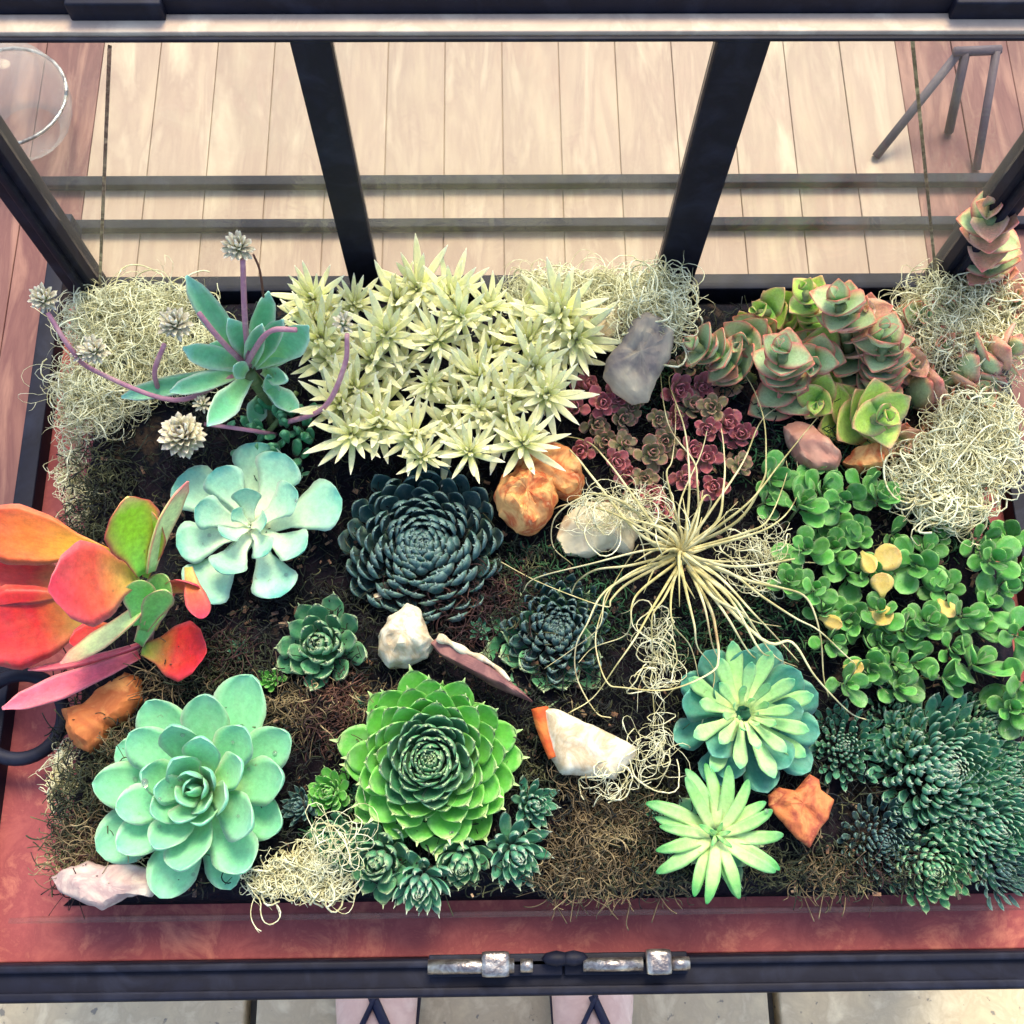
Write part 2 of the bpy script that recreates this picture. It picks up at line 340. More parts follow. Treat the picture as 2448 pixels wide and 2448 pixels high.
# ---------------------------------------------------------------- soil bed
edgeL=[(552,176),(700,150),(850,132),(950,122),(1100,118),(1300,110),(1450,100),(1550,92),(1716,84)]
def xl(y):
    for (a,b),(c_,d) in zip(edgeL,edgeL[1:]):
        if y<=c_: return b+(d-b)*(y-a)/(c_-a)
    return edgeL[-1][1]
NXg,NYg=150,120; v=[];f=[]
for j in range(NYg+1):
    y=548+(1712-548)*j/NYg
    A=at(xl(y),y,ZS); Bx=XR-.002+.024*min(1,max(0,(y-930)/160))
    for i in range(NXg+1):
        s=i/NXg; 
        x=A.x+(Bx-A.x)*s+ (noise.noise(Vector((y*.03,3,1)))*.006 if i==0 else 0); yy=A.y
        e=min(s*16,(1-s)*25,1)*min((NYg-j)/NYg*26,1)*min(1,(j/NYg)*30+.3); e=max(e,0)**.5
        z=ZB+.001+(ZS-.004-ZB)*e+noise.fractal(Vector((x*38,yy*38,0)),1,2,5)*.0035*e+noise.noise(Vector((x*14,yy*14,5)))*.004*e
        v.append((x,yy,z))
for j in range(NYg):
    for i in range(NXg):
        a=j*(NXg+1)+i; f.append([a,a+NXg+1,a+NXg+2,a+1])
SOIL=mesh('soil',v,f,M_soil); so=ob('soil',SOIL); tag(so,kind='structure')
exec_later=[]
# ---------------------------------------------------------------- leaves
def leaf_mesh(name,m,prof,cup=.25,curl=.5,thick=.08,nv=9,nu=5,twist=0,spike=0,keel=0,bend=0):
    """length 1 along x, width from prof (t, half width), upper face +z"""
    def wd(t):
        for (a,b),(c_,d) in zip(prof,prof[1:]):
            if t<=c_:
                if d=='r': return b*math.sqrt(max(0,1-((t-a)/(c_-a))**2))+.012
                s=(t-a)/(c_-a); s=s*s*(3-2*s)*.5+s*.5; return b+(d-b)*s
        return .012 if prof[-1][1]=='r' else prof[-1][1]
    V=[];UV=[];Fc=[]; ts=[]
    for i in range(nv+1):
        t=math.sin(math.pi/2*i/nv)*.75+.25*i/nv; ts.append(t if i else 0)
    if spike: ts=ts[:-1]+[.93,.95,1.0+spike]
    k=2*nu-2
    cx=cz=0;pt=0
    for t in ts:
        dt=t-pt; a=curl*min(t,1)**1.2*2-curl*.6; cx+=dt*math.cos(a); cz+=dt*math.sin(a); pt=t
        w_=wd(min(t,1)); 
        if spike and t>.96: w_=.006
        elif spike and t>.94: w_=.03
        th=thick*(1-.55*t)*min(1,(w_/.12))**.5
        nx,nz=-math.sin(a),math.cos(a)
        row=[]
        for j in range(nu):
            u=-1+2*j/(nu-1); row.append((u,cup*w_*u*u+keel*0))
        for j in range(nu-2,0,-1):
            u=-1+2*j/(nu-1); row.append((u,cup*w_*u*u-th*math.sqrt(max(0,1-u*u))-keel*w_*(1-abs(u))))
        for (u,h) in row:
            V.append((cx+nx*h, u*w_+bend*t*t, cz+nz*h)); UV.append(((u+1)/2,min(t,1)))
    n_=len(ts)
    for i in range(n_-1):
        for j in range(k): Fc.append([i*k+j,(i+1)*k+j,(i+1)*k+(j+1)%k,i*k+(j+1)%k][::-1])
    Fc.append(list(range(k))); Fc.append([(n_-1)*k+j for j in range(k)][::-1])
    me=mesh(name,V,Fc,m,True,UV)
    bm=bmesh.new(); bm.from_mesh(me); bmesh.ops.recalc_face_normals(bm,faces=bm.faces[:]); bm.to_mesh(me); bm.free(); me.shade_smooth()
    return me
P_SEMP=[(0,.10),(.3,.17),(.62,.27),(.8,.25),(.92,.12),(1,.015)]
P_SPAT=[(0,.09),(.35,.12),(.6,.23),(.76,.31),(1,'r')]
P_OBOV=[(0,.10),(.3,.17),(.55,.27),(.68,.285),(1,'r')]
P_STRAP=[(0,.055),(.3,.07),(.6,.088),(.85,.085),(1,'r')]
P_NEED=[(0,.05),(.3,.068),(.55,.072),(.82,.046),(1,.006)]
P_ROUND=[(0,.06),(.15,.10),(.4,.30),(.6,.37),(1,'r')]
P_TRI=[(0,.42),(.25,.48),(.55,.42),(.82,.22),(1,.03)]
P_LONG=[(0,.06),(.3,.11),(.6,.15),(.85,.11),(1,.02)]
P_PAD=[(0,.07),(.2,.14),(.45,.30),(.66,.355),(.84,.27),(.95,.13),(1,.03)]
P_PT=[(0,.10),(.35,.18),(.62,.20),(.84,.12),(1,.012)]
P_NARR=[(0,.09),(.4,.12),(.75,.14),(.9,.10),(1,.01)]
def variants(name,m,prof,n=3,**k):
    out=[]
    for i in range(n):
        kk=dict(k); kk['curl']=k.get('curl',.5)+random.uniform(-.15,.15); kk['cup']=k.get('cup',.25)+random.uniform(-.08,.08)
        pr=[(t,w_ if w_=='r' else w_*random.uniform(.94,1.06)) for t,w_ in prof]
        out.append(leaf_mesh(name,m,pr,**kk))
    return out
def addleaf(parent,me,base,elev,phi,L,W,roll=0,name='leaf'):
    M=Matrix.Translation(base)@Matrix.Rotation(phi,4,'Z')@Matrix.Rotation(-elev,4,'Y')@Matrix.Rotation(roll,4,'X')@Matrix.Diagonal((L,W,L,1))
    return ob(name,me,parent,M)
def tiltM(t):
    nrm=Vector((t[0],t[1],1)).normalized(); return Vector((0,0,1)).rotation_difference(nrm).to_matrix().to_4x4()
def rosette(name,label,cat,x,y,Rp,n,vs,ls=1.0,*,vs2=None,fin=.5,e0=8,e1=82,pw=1.0,wide=1.0,z=.048,tilt=(0,0),lp=.7,lmin=.18,rise=.25,jit=.06,base=.10,group=None,parent=None,sq=1,phase=None,partname='leaf',core=None):
    Rm=Rp*mpp(x,y,z); 
    if parent is None:
        e=empty(name,at(x,y,z),label,cat,group,tiltM(tilt)@Matrix.Rotation(random.random()*6.28 if phase is None else phase,4,'Z'))
    else:
        M=Matrix.Translation(at(x,y,z)-parent.location)@tiltM(tilt)@Matrix.Rotation(random.random()*6.28,4,'Z')
        e=MB().tube([(0,0,-.02),(0,0,Rm*.15)],Rm*.05,6).build(name,core,parent,smooth=True); e.matrix_basis=M
    for i in range(n):
        f_=i/max(1,n-1)
        phi=i*2.39996+random.uniform(-.14,.14)*jit*12
        L=Rm*(lmin+(1-lmin)*(1-f_)**lp)*random.uniform(1-jit,1+jit)
        el=R(e0+(e1-e0)*f_**pw+random.uniform(-5,5))
        L*=(random.uniform(.7,.95) if random.random()<.10 else 1)
        b=Rm*base*(1-f_)
        L*=ls; addleaf(e,random.choice(vs2 if vs2 and f_>fin+random.uniform(-.05,.05) else vs),(b*math.cos(phi),b*math.sin(phi),Rm*rise*f_-Rm*.05*(1-f_)),el,phi,L,L*wide*random.uniform(.94,1.06),roll=random.uniform(-.22,.22),name=partname)
    return e
# ---- materials
L_aqua=leafmat('leaf_aqua',(190,226,140),(132,206,156),(116,194,158),(200,238,196),7,.6,.45,sheen=.25)
L_ghost=leafmat('leaf_ghost',(238,244,206),(150,204,172),(78,164,150),(190,226,196),6,.5,.5,sheen=.3,tipstart=.82,midpos=.72)
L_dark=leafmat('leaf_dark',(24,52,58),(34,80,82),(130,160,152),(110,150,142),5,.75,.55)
L_green=leafmat('leaf_bright',(54,146,44),(98,182,72),(196,220,150),(150,206,120),8,.6,.45,tipstart=.86)
L_semp=leafmat('leaf_semp',(70,140,84),(72,140,98),(180,196,150),(132,180,136),7,.5,.5)
L_semp2=leafmat('leaf_semp_blue',(56,124,90),(70,142,112),(196,206,180),(140,188,156),7,.5,.5)
L_pin=leafmat('leaf_pinwheel',(216,230,160),(142,196,112),(44,136,70),(96,176,100),4,.5,.45,tipstart=.66,midpos=.55)
L_pin2=leafmat('leaf_fan',(226,240,170),(160,212,136),(84,170,120),(150,206,140),6,.4,.45)
L_teal=leafmat('leaf_teal',(60,140,100),(66,140,120),(80,150,134),(110,170,146),6,.4,.5)
L_yel=leafmat('leaf_yellow',(196,206,110),(240,238,180),(248,244,208),(250,248,212),5,.4,.5,sheen=.3,hue=.02,var=.16,mott=.14)
L_fuzzy=leafmat('leaf_fuzzy',(150,204,110),(104,184,134),(140,204,184),(220,240,214),4,.8,.5,sheen=.4)
L_bean=leafmat('leaf_bean',(40,110,70),(58,140,92),(110,176,124),None,rough=.4)
L_pink=leafmat('leaf_pink',(128,122,70),(176,92,98),(206,112,124),(218,140,150),6,.5,.45,hue=.03,var=.2)
L_pinkg=leafmat('leaf_pinkgreen',(110,140,80),(140,130,92),(196,116,112),(214,150,140),5,.6,.45,hue=.03,var=.15)
L_crass=leafmat('leaf_pagoda',(90,150,80),(176,200,144),(226,130,104),(214,88,84),3.5,1,.5,hue=.02,sheen=.3,mott=.25)
L_crassg=leafmat('leaf_pagoda_green',(96,166,50),(180,214,96),(226,170,130),(232,150,120),5,.8,.5,hue=.02,mott=.25)
L_rnd=leafmat('leaf_round',(62,134,52),(74,142,62),(112,170,84),(142,186,108),8,.6,.4,var=.35,hue=.03)
L_rndy=leafmat('leaf_round_yellow',(196,186,96),(206,178,92),(214,172,100),(222,200,130),6,.4,.4)
L_stem=noisemat('stem_green',[(120,140,80),(90,110,70),(150,150,100)],100,.6)
L_pstem=noisemat('stem_pink',[(190,140,150),(170,118,138),(206,160,160)],100,.6)
L_air=noisemat('air_leaf',[(214,206,150),(166,158,104),(228,220,170),(150,120,84)],28,.6,bump=.2,rand=.12)
L_lich=noisemat('pale_lichen',[(222,220,176),(238,238,204),(184,178,130),(248,248,222)],120,.75,bump=.2)
# ---------------------------------------------------------------- rosettes
V_aqua=variants('aqua_leaf',L_aqua,P_OBOV,4,cup=.28,curl=.35,thick=.09,nv=12,nu=7)
rosette('aqua_echeveria','large aqua green echeveria with rounded spoon leaves and water drops in the front left corner','succulent',392,1492,212,38,V_aqua,e0=4,e1=80,pw=1.1,wide=.86,lp=.6,lmin=.2,rise=.28,z=.052,tilt=(0,-.05),jit=.07)
V_ghost=variants('ghost_leaf',L_ghost,P_SPAT,4,cup=.22,curl=.25,thick=.07,nv=12,nu=7)
rosette('ghost_echeveria','pale mint echeveria with wide notched leaves and almost white heart, beside the red paddle plant','succulent',478,1000,168,18,V_ghost,e0=6,e1=58,pw=1.5,wide=1.0,lp=.55,lmin=.12,rise=.2,z=.058,tilt=(0,-.05),jit=.08)
V_dark=variants('dark_leaf',L_dark,P_PT,4,cup=.4,curl=.6,thick=.09,spike=.05)
V_darkc=variants('dark_cup_leaf',L_dark,[(0,.12),(.35,.24),(.62,.30),(.82,.22),(1,.02)],4,cup=.35,curl=.85,thick=.07,spike=.03)
rosette('dark_houseleek','big dark blue green houseleek of many narrow leaves below the pale yellow stonecrop','succulent',800,1035,165,190,V_darkc,.50,e0=36,e1=80,pw=.9,wide=.95,lp=.4,lmin=.2,rise=.22,z=.046,base=.70,tilt=(0,-.08),jit=.05)
V_green=variants('bright_leaf',L_green,P_SEMP,4,cup=.22,curl=.45,thick=.09,nv=10,nu=7,spike=.07)
V_greenc=variants('bright_heart_leaf',leafmat('leaf_bright_heart',(34,100,60),(50,128,80),(190,216,160),(140,194,140),6,.7,.45,tipstart=.86),P_SEMP,3,cup=.3,curl=.5,thick=.09,nv=9,nu=7,spike=.06)
rosette('bright_houseleek','large bright green houseleek with broad pointed leaves in tight spiral, front centre','succulent',815,1432,168,150,V_green,.80,vs2=V_greenc,fin=.42,e0=3,e1=84,pw=.85,wide=1.0,lp=.6,lmin=.11,rise=.38,z=.056,tilt=(0,-.12),jit=.035,base=.32)
V_semp=variants('semp_leaf',L_semp,P_SEMP,4,cup=.3,curl=.6,thick=.11,spike=.07)
V_semp2=variants('semp2_leaf',L_semp2,P_PT,4,cup=.4,curl=.6,thick=.10,spike=.08)
rosette('grey_green_houseleek','middle sized grey green houseleek left of the white stone','succulent',612,1218,92,48,V_semp,e0=8,e1=84,pw=.8,wide=.9,lp=.55,lmin=.10,rise=.3,tilt=(-.1,-.12),base=.2)
rosette('tiny_houseleek','tiny light green houseleek above the aqua echeveria','succulent',512,1285,32,18,V_green,e0=15,e1=80,wide=.8,lp=.5,rise=.3)
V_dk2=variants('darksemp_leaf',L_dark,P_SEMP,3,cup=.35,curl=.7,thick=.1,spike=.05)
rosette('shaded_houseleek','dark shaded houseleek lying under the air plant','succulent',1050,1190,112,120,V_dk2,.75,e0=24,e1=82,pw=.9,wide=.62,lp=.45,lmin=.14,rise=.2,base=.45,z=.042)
# skirt of lighter leaves for that one
rosette('green_houseleek','flat green houseleek peeping out beneath the dark one by the air plant','succulent',1035,1215,112,22,V_semp,e0=2,e1=18,wide=.9,lp=.2,lmin=.6,rise=.05,z=.040,base=.2)
V_fan=variants('fan_leaf',L_pin2,[(0,.04),(.3,.06),(.6,.10),(.78,.115),(.92,.08),(1,.015)],4,cup=.25,curl=.2,thick=.09,nv=12)
V_teal=variants('teal_leaf',L_teal,P_SPAT,4,cup=.25,curl=.3,thick=.07)
V_pin=variants('pinwheel_leaf',L_pin,[(0,.06),(.3,.085),(.6,.098),(.85,.075),(.95,.045),(1,.012)],4,cup=.15,curl=-.45,thick=.11,nv=12,bend=.16)+variants('pinwheel_leaf',L_pin,[(0,.06),(.3,.085),(.6,.095),(.85,.07),(.95,.04),(1,.012)],3,cup=.15,curl=-.4,thick=.11,nv=12,bend=-.06)
a=rosette('fan_echeveria','teal echeveria with a fan of light green strap leaves above the pinwheel one','succulent',1393,1350,150,18,V_teal,e0=2,e1=26,wide=.78,lp=.3,lmin=.6,rise=.08,z=.053,tilt=(.02,-.05))
for i in range(30):
    ph=i*2.39996; f_=i/29; L_=mpp(1393,1350)*(122-92*f_**1.6)
    addleaf(a,random.choice(V_fan),(.004*math.cos(ph),.004*math.sin(ph),.008+.007*f_),R(16+64*f_**1.6),ph,L_,L_*1.15)
a=rosette('pinwheel_echeveria','pale lime pinwheel echeveria with narrow drooping leaves and white heart near the front rail','succulent',1338,1578,96,12,V_semp,e0=0,e1=8,wide=.8,lp=.2,lmin=.7,rise=.03,z=.052)
for i in range(19):
    ph=i*2*math.pi/19*1.0+random.uniform(-.08,.08)+(0 if i%2 else .05); L_=mpp(1338,1578)*random.uniform(98,128)
    addleaf(a,random.choice(V_pin),(.003*math.cos(ph),.003*math.sin(ph),.015+.002*(i%2)),R(14+(i%3)*7),ph,L_,L_*1.12)
for i in range(7):
    ph=i*2.39996; L_=mpp(1338,1578)*random.uniform(30,50)
    addleaf(a,random.choice(V_pin),(0,0,.018),R(48+i*5),ph,L_,L_*1.35)
# offsets round the bright houseleek
offs=[(628,1497,42,'light green houseleek offset left of the bright one, nearest its upper left leaves',V_green,(-.2,0)),
(572,1522,34,'small dark teal houseleek offset touching the aqua echeveria leaves',V_dark,(-.3,0)),
(640,1585,50,'flat green houseleek offset partly under a pale lichen thread',V_semp,(-.3,-.1)),
(722,1612,68,'shaggy green houseleek offset at the lower left of the bright one',V_semp,(-.15,-.3)),
(797,1652,60,'green cone shaped houseleek offset nearest the front rail',V_semp2,(-.05,-.7)),
(873,1608,54,'pale scaly cone houseleek offset directly below the bright one',V_semp,(0,-.75)),
(965,1598,64,'grey green houseleek offset at the lower right of the bright one',V_semp2,(.3,-.45)),
(1000,1515,46,'small dark houseleek offset at the right edge of the bright one',V_semp2,(.35,-.15))]
for x,y,r_,lb,vs,t in offs:
    rosette('houseleek_offset',lb,'succulent',x,y,r_*1.22,44,vs,e0=14,e1=84,pw=.8,wide=.85,lp=.5,lmin=.15,rise=.55,base=.18,tilt=t,z=.050,group='offsets around the bright green houseleek')
for x,y,r_,lb in((560,895,30,'tiny dark houseleek in the soil right of the ghost echeveria'),(690,1330,26,'tiny houseleek between the grey green and the bright green one'),(452,1225,24,'tiny houseleek right of the broken red paddle leaf'),(905,1190,26,'tiny houseleek under the plum shard'),(1235,1530,28,'tiny houseleek left of the pinwheel echeveria'),(660,1510,30,'tiny teal houseleek tucked beside the bright green one')):
    rosette('tiny_houseleek',lb,'succulent',x,y,r_,22,V_semp2 if x!=660 else V_semp,e0=12,e1=80,wide=.85,lp=.5,rise=.35,base=.2)
cl=[(1705,1400,66,44,'small houseleek wedged left of the largest one in the clump',V_semp,(-.2,0)),(1862,1375,80,50,'houseleek behind the largest one at the back of the clump',V_semp,(.1,.2)),(1800,1545,72,44,'small houseleek in front of the largest one in the clump',V_semp2,(0,-.3)),(1885,1645,70,40,'lowest right houseleek of the clump, nearest the rail corner',V_dark,(.2,-.2)),(1590,1408,86,60,'blue grey houseleek at the left of the front right clump',V_semp2,(-.15,0)),
(1775,1455,150,130,'largest wide open houseleek in the front right clump',V_semp2,(.05,-.05)),
(1660,1585,88,64,'dark houseleek in the front right clump, below the orange brown heart leaf',V_dark,(0,-.15)),
(1752,1632,88,54,'soft green houseleek closest to the front rail in the right clump',V_semp,(0,-.4)),
(1868,1560,110,70,'shaded teal houseleek at the far right front of the clump',V_semp2,(.1,-.25)),
(1900,1455,76,40,'houseleek at the right edge of the photo behind the shaded teal one',V_semp2,(.2,0)),
(1690,1340,62,34,'small pale tipped houseleek at the back of the right clump under the thread ends',V_semp,(0,.2))]
for x,y,r_,n_,lb,vs,t in cl:
    rosette('clump_houseleek',lb,'succulent',x,y,r_*1.0,int(n_*2.1),vs,.44,e0=26,e1=80,pw=.9,wide=.85,lp=.3,lmin=.25,rise=.3,base=.70,tilt=t,z=.048,group='houseleeks in the front right clump',jit=.1)
# ---------------------------------------------------------------- pale yellow stonecrop
V_yel=variants('needle_leaf',L_yel,P_NEED,5,cup=.15,curl=.25,thick=.10,nv=8)
YR=[(668,575),(788,547),(924,581),(1048,612),(730,633),(825,645),(702,682),(812,725),(1008,694),(904,771),(665,820),(886,854),(779,823),(797,863),(960,744),(622,679),(950,790),(671,735),(985,838),(748,569),(996,648),(600,610),(870,600),(870,690),(740,730),(1060,670),(860,760),(760,690),(925,660),(640,640),(850,812),(720,765),(980,600),(1030,745),(592,565),(605,640),(640,765),(715,800),(905,715),(1060,590),(1085,640),(850,560)]
groups=[[],[],[]]
for p in YR: groups[0 if p[0]<735 else 1 if p[0]<890 else 2].append(p)
names=['pale yellow needle leaved stonecrop, left part of the bed behind the dark houseleek','pale yellow needle leaved stonecrop in the middle, right below the left mullion','pale yellow needle leaved stonecrop, right part reaching the stones and red stonecrop']
for g,lb in zip(groups,names):
    mx_=sum(p[0] for p in g)/len(g); my=sum(p[1] for p in g)/len(g)
    e=empty('yellow_stonecrop',at(mx_,my,ZS),lb,'succulent','pale yellow stonecrops')
    for k,(x,y) in enumerate(g):
        low=(x,y) in ((870,690),(740,730),(1060,670),(860,760),(760,690),(925,660),(640,640),(850,812),(720,765),(980,600))
        zz=.064 if low else .074+random.uniform(-.003,.004)
        rosette('rosette',None,None,x,y,random.choice((62,78,88,98))*random.uniform(.93,1.07),26 if not low else 18,V_yel,e0=2,e1=74,pw=1.0,wide=1.15,lp=.28,lmin=.35,rise=.2,base=.03,z=zz,tilt=(random.uniform(-.25,.25),random.uniform(-.55,.0)),jit=.14,parent=e,core=L_stem)
# ---------------------------------------------------------------- leaf between two points
def leaf2(parent,me,b,t,width,face=None,roll=0,name='leaf',bow=0):
    b=Vector(b);t=Vector(t); d=t-b; L_=d.length; x=d.normalized()
    fdir=Vector(face) if face is not None else (Vector((0,0,CZ))-b).normalized()
    y=fdir.cross(x).normalized(); z=x.cross(y)
    M=Matrix((x,y,z)).transposed().to_4x4()
    M=Matrix.Rotation(roll,4,x)@M
    o=parent.matrix_world.inverted()@Matrix.Translation(b)@M@Matrix.Diagonal((L_,width,L_,1))
    return ob(name,me,parent,o)
# paddle plant
pd=at(285,1160,ZS)
L_pad={}
def padmat(k,*a,**kw): L_pad[k]=leafmat('paddle_'+k,*a,sheen=.1,mott=.3,bloom=.07,**kw)
padmat('orange',(206,190,50),(226,120,50),(214,70,56),(206,56,66),4,.7,.4,tipstart=.6)
padmat('red',(110,146,50),(180,36,32),(190,34,50),(216,70,84),5,.5,.4,tipstart=.6)
padmat('pinkred',(206,196,90),(206,82,60),(204,44,76),(230,100,116),6,.7,.4,tipstart=.55)
padmat('green',(120,196,80),(160,216,50),(220,200,120),(210,44,76),4,1,.4,tipstart=.8)
padmat('pale',(150,200,120),(206,222,150),(214,120,120),(214,70,90),6,.7,.4,tipstart=.7)
padmat('rose',(190,70,90),(222,96,116),(226,110,130),(236,150,160),5,.6,.4)
padmat('stemgreen',(90,170,80),(110,186,90),(150,200,110),(214,150,140),7,.9,.4)
pdl=empty('paddle_plant',pd,'paddle plant with big red, orange and lime leaves leaning out at the left edge','succulent')
def pad(k,b,t,wp,prof=P_PAD,roll=0,cup=.12,curl=.2,thick=.07,face=None):
    m=leaf_mesh('paddle_leaf',L_pad[k],prof,cup=cup,curl=curl,thick=thick,nv=18,nu=9)
    B=at(*b);T=at(*t); wd=wp*mpp(t[0],t[1],(b[2]+t[2])/2)
    mxw=2*max(w_ for _,w_ in prof if w_!='r')
    return leaf2(pdl,m,B,T,wd/mxw,face=face,roll=roll)
MB().tube(smooth_path([at(270,1235,.04)-pd,at(280,1185,.06)-pd,at(283,1150,.068)-pd],6),.0035,10,r2=.003).build('stem',L_pad['stemgreen'],pdl,smooth=True)
pad('orange',(205,1045,.090),(-70,985,.105),118,roll=-.2)
pad('red',(190,1110,.075),(-90,1080,.085),110,roll=.15)
pad('red',(205,1150,.070),(-70,1200,.080),165,roll=-.1)
pad('pinkred',(262,1085,.088),(98,1112,.132),165,roll=.0,curl=-.1)
pad('green',(268,1085,.092),(232,932,.130),118,roll=.45)
pad('green',(275,1090,.085),(292,960,.112),70,roll=-.5)
pad('stemgreen',(270,1190,.07),(312,1105,.098),54,prof=P_OBOV,roll=.3)
pad('stemgreen',(262,1180,.075),(262,1090,.095),60,prof=P_OBOV,roll=.1)
pad('red',(240,1180,.065),(130,1215,.075),60,roll=.3)
pad('pale',(285,1080,.092),(343,900,.125),60,roll=1.0,prof=P_LONG)
pad('pale',(278,1135,.078),(120,1262,.085),62,prof=P_LONG,roll=.9)
pad('stemgreen',(262,1215,.06),(318,1080,.085),62,prof=P_OBOV,roll=-.4)
pad('rose',(262,1215,.055),(55,1275,.065),22,prof=P_LONG,roll=.9)
pad('rose',(262,1235,.055),(2,1342,.080),50,prof=P_LONG,roll=.2)
pad('pinkred',(300,1125,.075),(378,1090,.085),66,roll=.9,curl=.5)
pad('pinkred',(290,1190,.060),(325,1100,.078),34,prof=P_LONG,roll=.8)
pad('red',(268,1225,.058),(395,1232,.066),118,roll=-.2)
o=pad('pinkred',(355,1070,.082),(380,1172,.088),46,prof=P_OBOV,roll=-.3)
# ---------------------------------------------------------------- fuzzy kalanchoe with flower stalks
V_fz=variants('fuzzy_leaf',L_fuzzy,P_LONG,4,cup=.5,curl=.15,thick=.12,nv=12,nu=7)
fzc=at(465,700,.085)
fz=empty('blue_green_echeveria',at(500,760,ZS),'tall blue green succulent with long fleshy leaves and pink flower stalks, back left','succulent')
fb=fz.location
MB().tube(smooth_path([at(520,800,.045)-fb,at(500,745,.062)-fb,at(470,705,.085)-fb],6),.0045,8,r2=.0035).build('stem',L_stem,fz,smooth=True)
for (b,t,wp) in [((470,690,.085),(352,520,.125),44),((475,680,.085),(505,545,.12),40),((470,690,.085),(345,655,.11),46),((460,700,.085),(320,740,.10),34),
    ((470,710,.083),(385,810,.105),44),((500,690,.083),(585,610,.105),52),((480,680,.085),(430,600,.12),42),((455,700,.085),(230,750,.085),34),((480,690,.09),(540,600,.125),38),
    ((495,700,.08),(550,720,.10),30),((465,705,.088),(440,690,.105),34),((495,720,.075),(565,780,.07),34),((470,690,.085),(395,650,.09),36),((480,690,.085),(560,650,.09),36),((500,740,.06),(470,800,.06),36),((520,760,.06),(505,700,.09),26),((470,690,.085),(495,610,.13),34)]:
    leaf2(fz,random.choice(V_fz),at(*b),at(*t),wp*mpp(t[0],t[1],t[2])/.30*1.2,roll=random.uniform(-.4,.4))
V_pet=variants('petal_mesh',leafmat('petal',(216,190,150),(240,234,200),(250,244,220),(232,196,180),4,.5,.6,var=.15),P_OBOV,2,cup=.3,curl=.4,thick=.1,nv=4,nu=3)
def flower(parent,x,y,z,rp,n_=26,up=(0,0,1)):
    c_=at(x,y,z)-parent.location; r_=rp*mpp(x,y,z)
    h=MB().ball((0,0,0),r_*.35,n=5,m=7).build('flower_head',L_stem,parent,smooth=True); h.matrix_basis=Matrix.Translation(c_)
    n_=int(n_*1.6)
    for i in range(n_):
        zz=1-1.6*(i+.5)/n_; ph=i*2.39996; addleaf(h,random.choice(V_pet),(0,0,0),math.asin(zz),ph,r_*random.uniform(.8,1.12),r_*.55,name='petal')
def stalk(parent,pts,r=.0011,m=None):
    MB().tube(smooth_path([at(*p)-parent.location for p in pts],6),r,6,r2=r*.8).build('flower_stalk',m or L_pstem,parent,smooth=True)
stalk(fz,[(470,690,.088),(462,600,.125),(458,490,.16)],.0017); flower(fz,450,467,.162,32)
stalk(fz,[(465,690,.088),(415,640,.115),(375,590,.13)],.0016); flower(fz,330,612,.125,34,30)
stalk(fz,[(460,695,.087),(505,628,.13),(560,622,.135)],.0016)
stalk(fz,[(440,710,.087),(330,755,.09),(180,700,.10),(135,660,.12),(90,590,.135)],.0014); flower(fz,82,565,.137,30)
flower(fz,178,662,.118,30,24); flower(fz,150,668,.115,18,14)
stalk(fz,[(300,740,.08),(292,700,.10),(310,650,.118)],.0015)
stalk(fz,[(520,820,.055),(460,810,.075),(385,800,.08)],.0014); flower(fz,345,822,.086,46,50); flower(fz,382,762,.09,20,16)
stalk(fz,[(530,800,.06),(610,770,.09),(650,690,.115),(655,630,.13)],.0015); flower(fz,648,610,.13,24,12)
stalk(fz,[(497,560,.12),(490,510,.14),(478,480,.15)],.0007,noisemat('dry_brown',[(110,70,60),(90,60,50)],60))
# jelly bean stonecrop
bean=leaf_mesh('bean_leaf',L_bean,[(0,.12),(.2,.2),(.5,.24),(.8,.22),(.95,.12),(1,.04)],cup=-.3,curl=.1,thick=.42,nv=8,nu=5)
bs=empty('bean_stonecrop',at(520,800,ZS),'small dark green stonecrop with bean shaped leaves under the tall blue green succulent','succulent')
MB().tube(smooth_path([at(470,850,.045)-bs.location,at(520,800,.06)-bs.location,at(560,740,.06)-bs.location],5),.0015,6).build('stem',L_stem,bs,smooth=True)
for i in range(46):
    a=random.random()*6.28; q=math.sqrt(random.random()); x=530+62*q*math.cos(a); y=808+72*q*math.sin(a)
    zz=.052+.012*(1-q); el=R(random.uniform(35,85)); L_=mpp(x,y)*random.uniform(24,36)
    addleaf(bs,bean,at(x,y,zz)-bs.location,el,random.random()*6.28,L_,L_*1.2)
for (x,y) in((437,850),(428,800),(505,860),(560,880),(590,835),(570,800),(545,780),(520,840),(495,820)):
    L_=mpp(x,y)*30; addleaf(bs,bean,at(x,y,.056)-bs.location,R(50),random.random()*6.28,L_,L_*1.2)
# ---------------------------------------------------------------- red pink stonecrop
V_pk=variants('pink_leaf',L_pink,P_ROUND,3,cup=.35,curl=.4,thick=.12,nv=6,nu=5); V_pg=variants('pinkgreen_leaf',L_pinkg,P_ROUND,3,cup=.35,curl=.4,thick=.12,nv=6,nu=5)
PR=[(1105,735,40),(1135,760,34),(1170,790,34),(1195,770,30),(1275,735,40),(1300,770,36),(1345,770,36),(1365,800,36),(1120,800,36),(1140,830,32),(1175,840,30),(1160,870,32),(1225,855,42),(1260,830,34),(1300,850,34),(1330,865,36),(1215,905,30),(1225,935,32),(1190,900,32),(1250,960,30),(1290,900,32),(1335,810,30),(1320,730,30),(1085,770,30),(1400,820,34),(1395,880,30),(1350,920,34),(1290,690,34),(1240,790,30),(1200,945,28),(1100,850,30),(1270,790,30),(1165,750,30)]
g3=[[],[],[]]
for p in PR: g3[0 if p[0]<1200 else 1 if p[0]<1292 else 2].append(p)
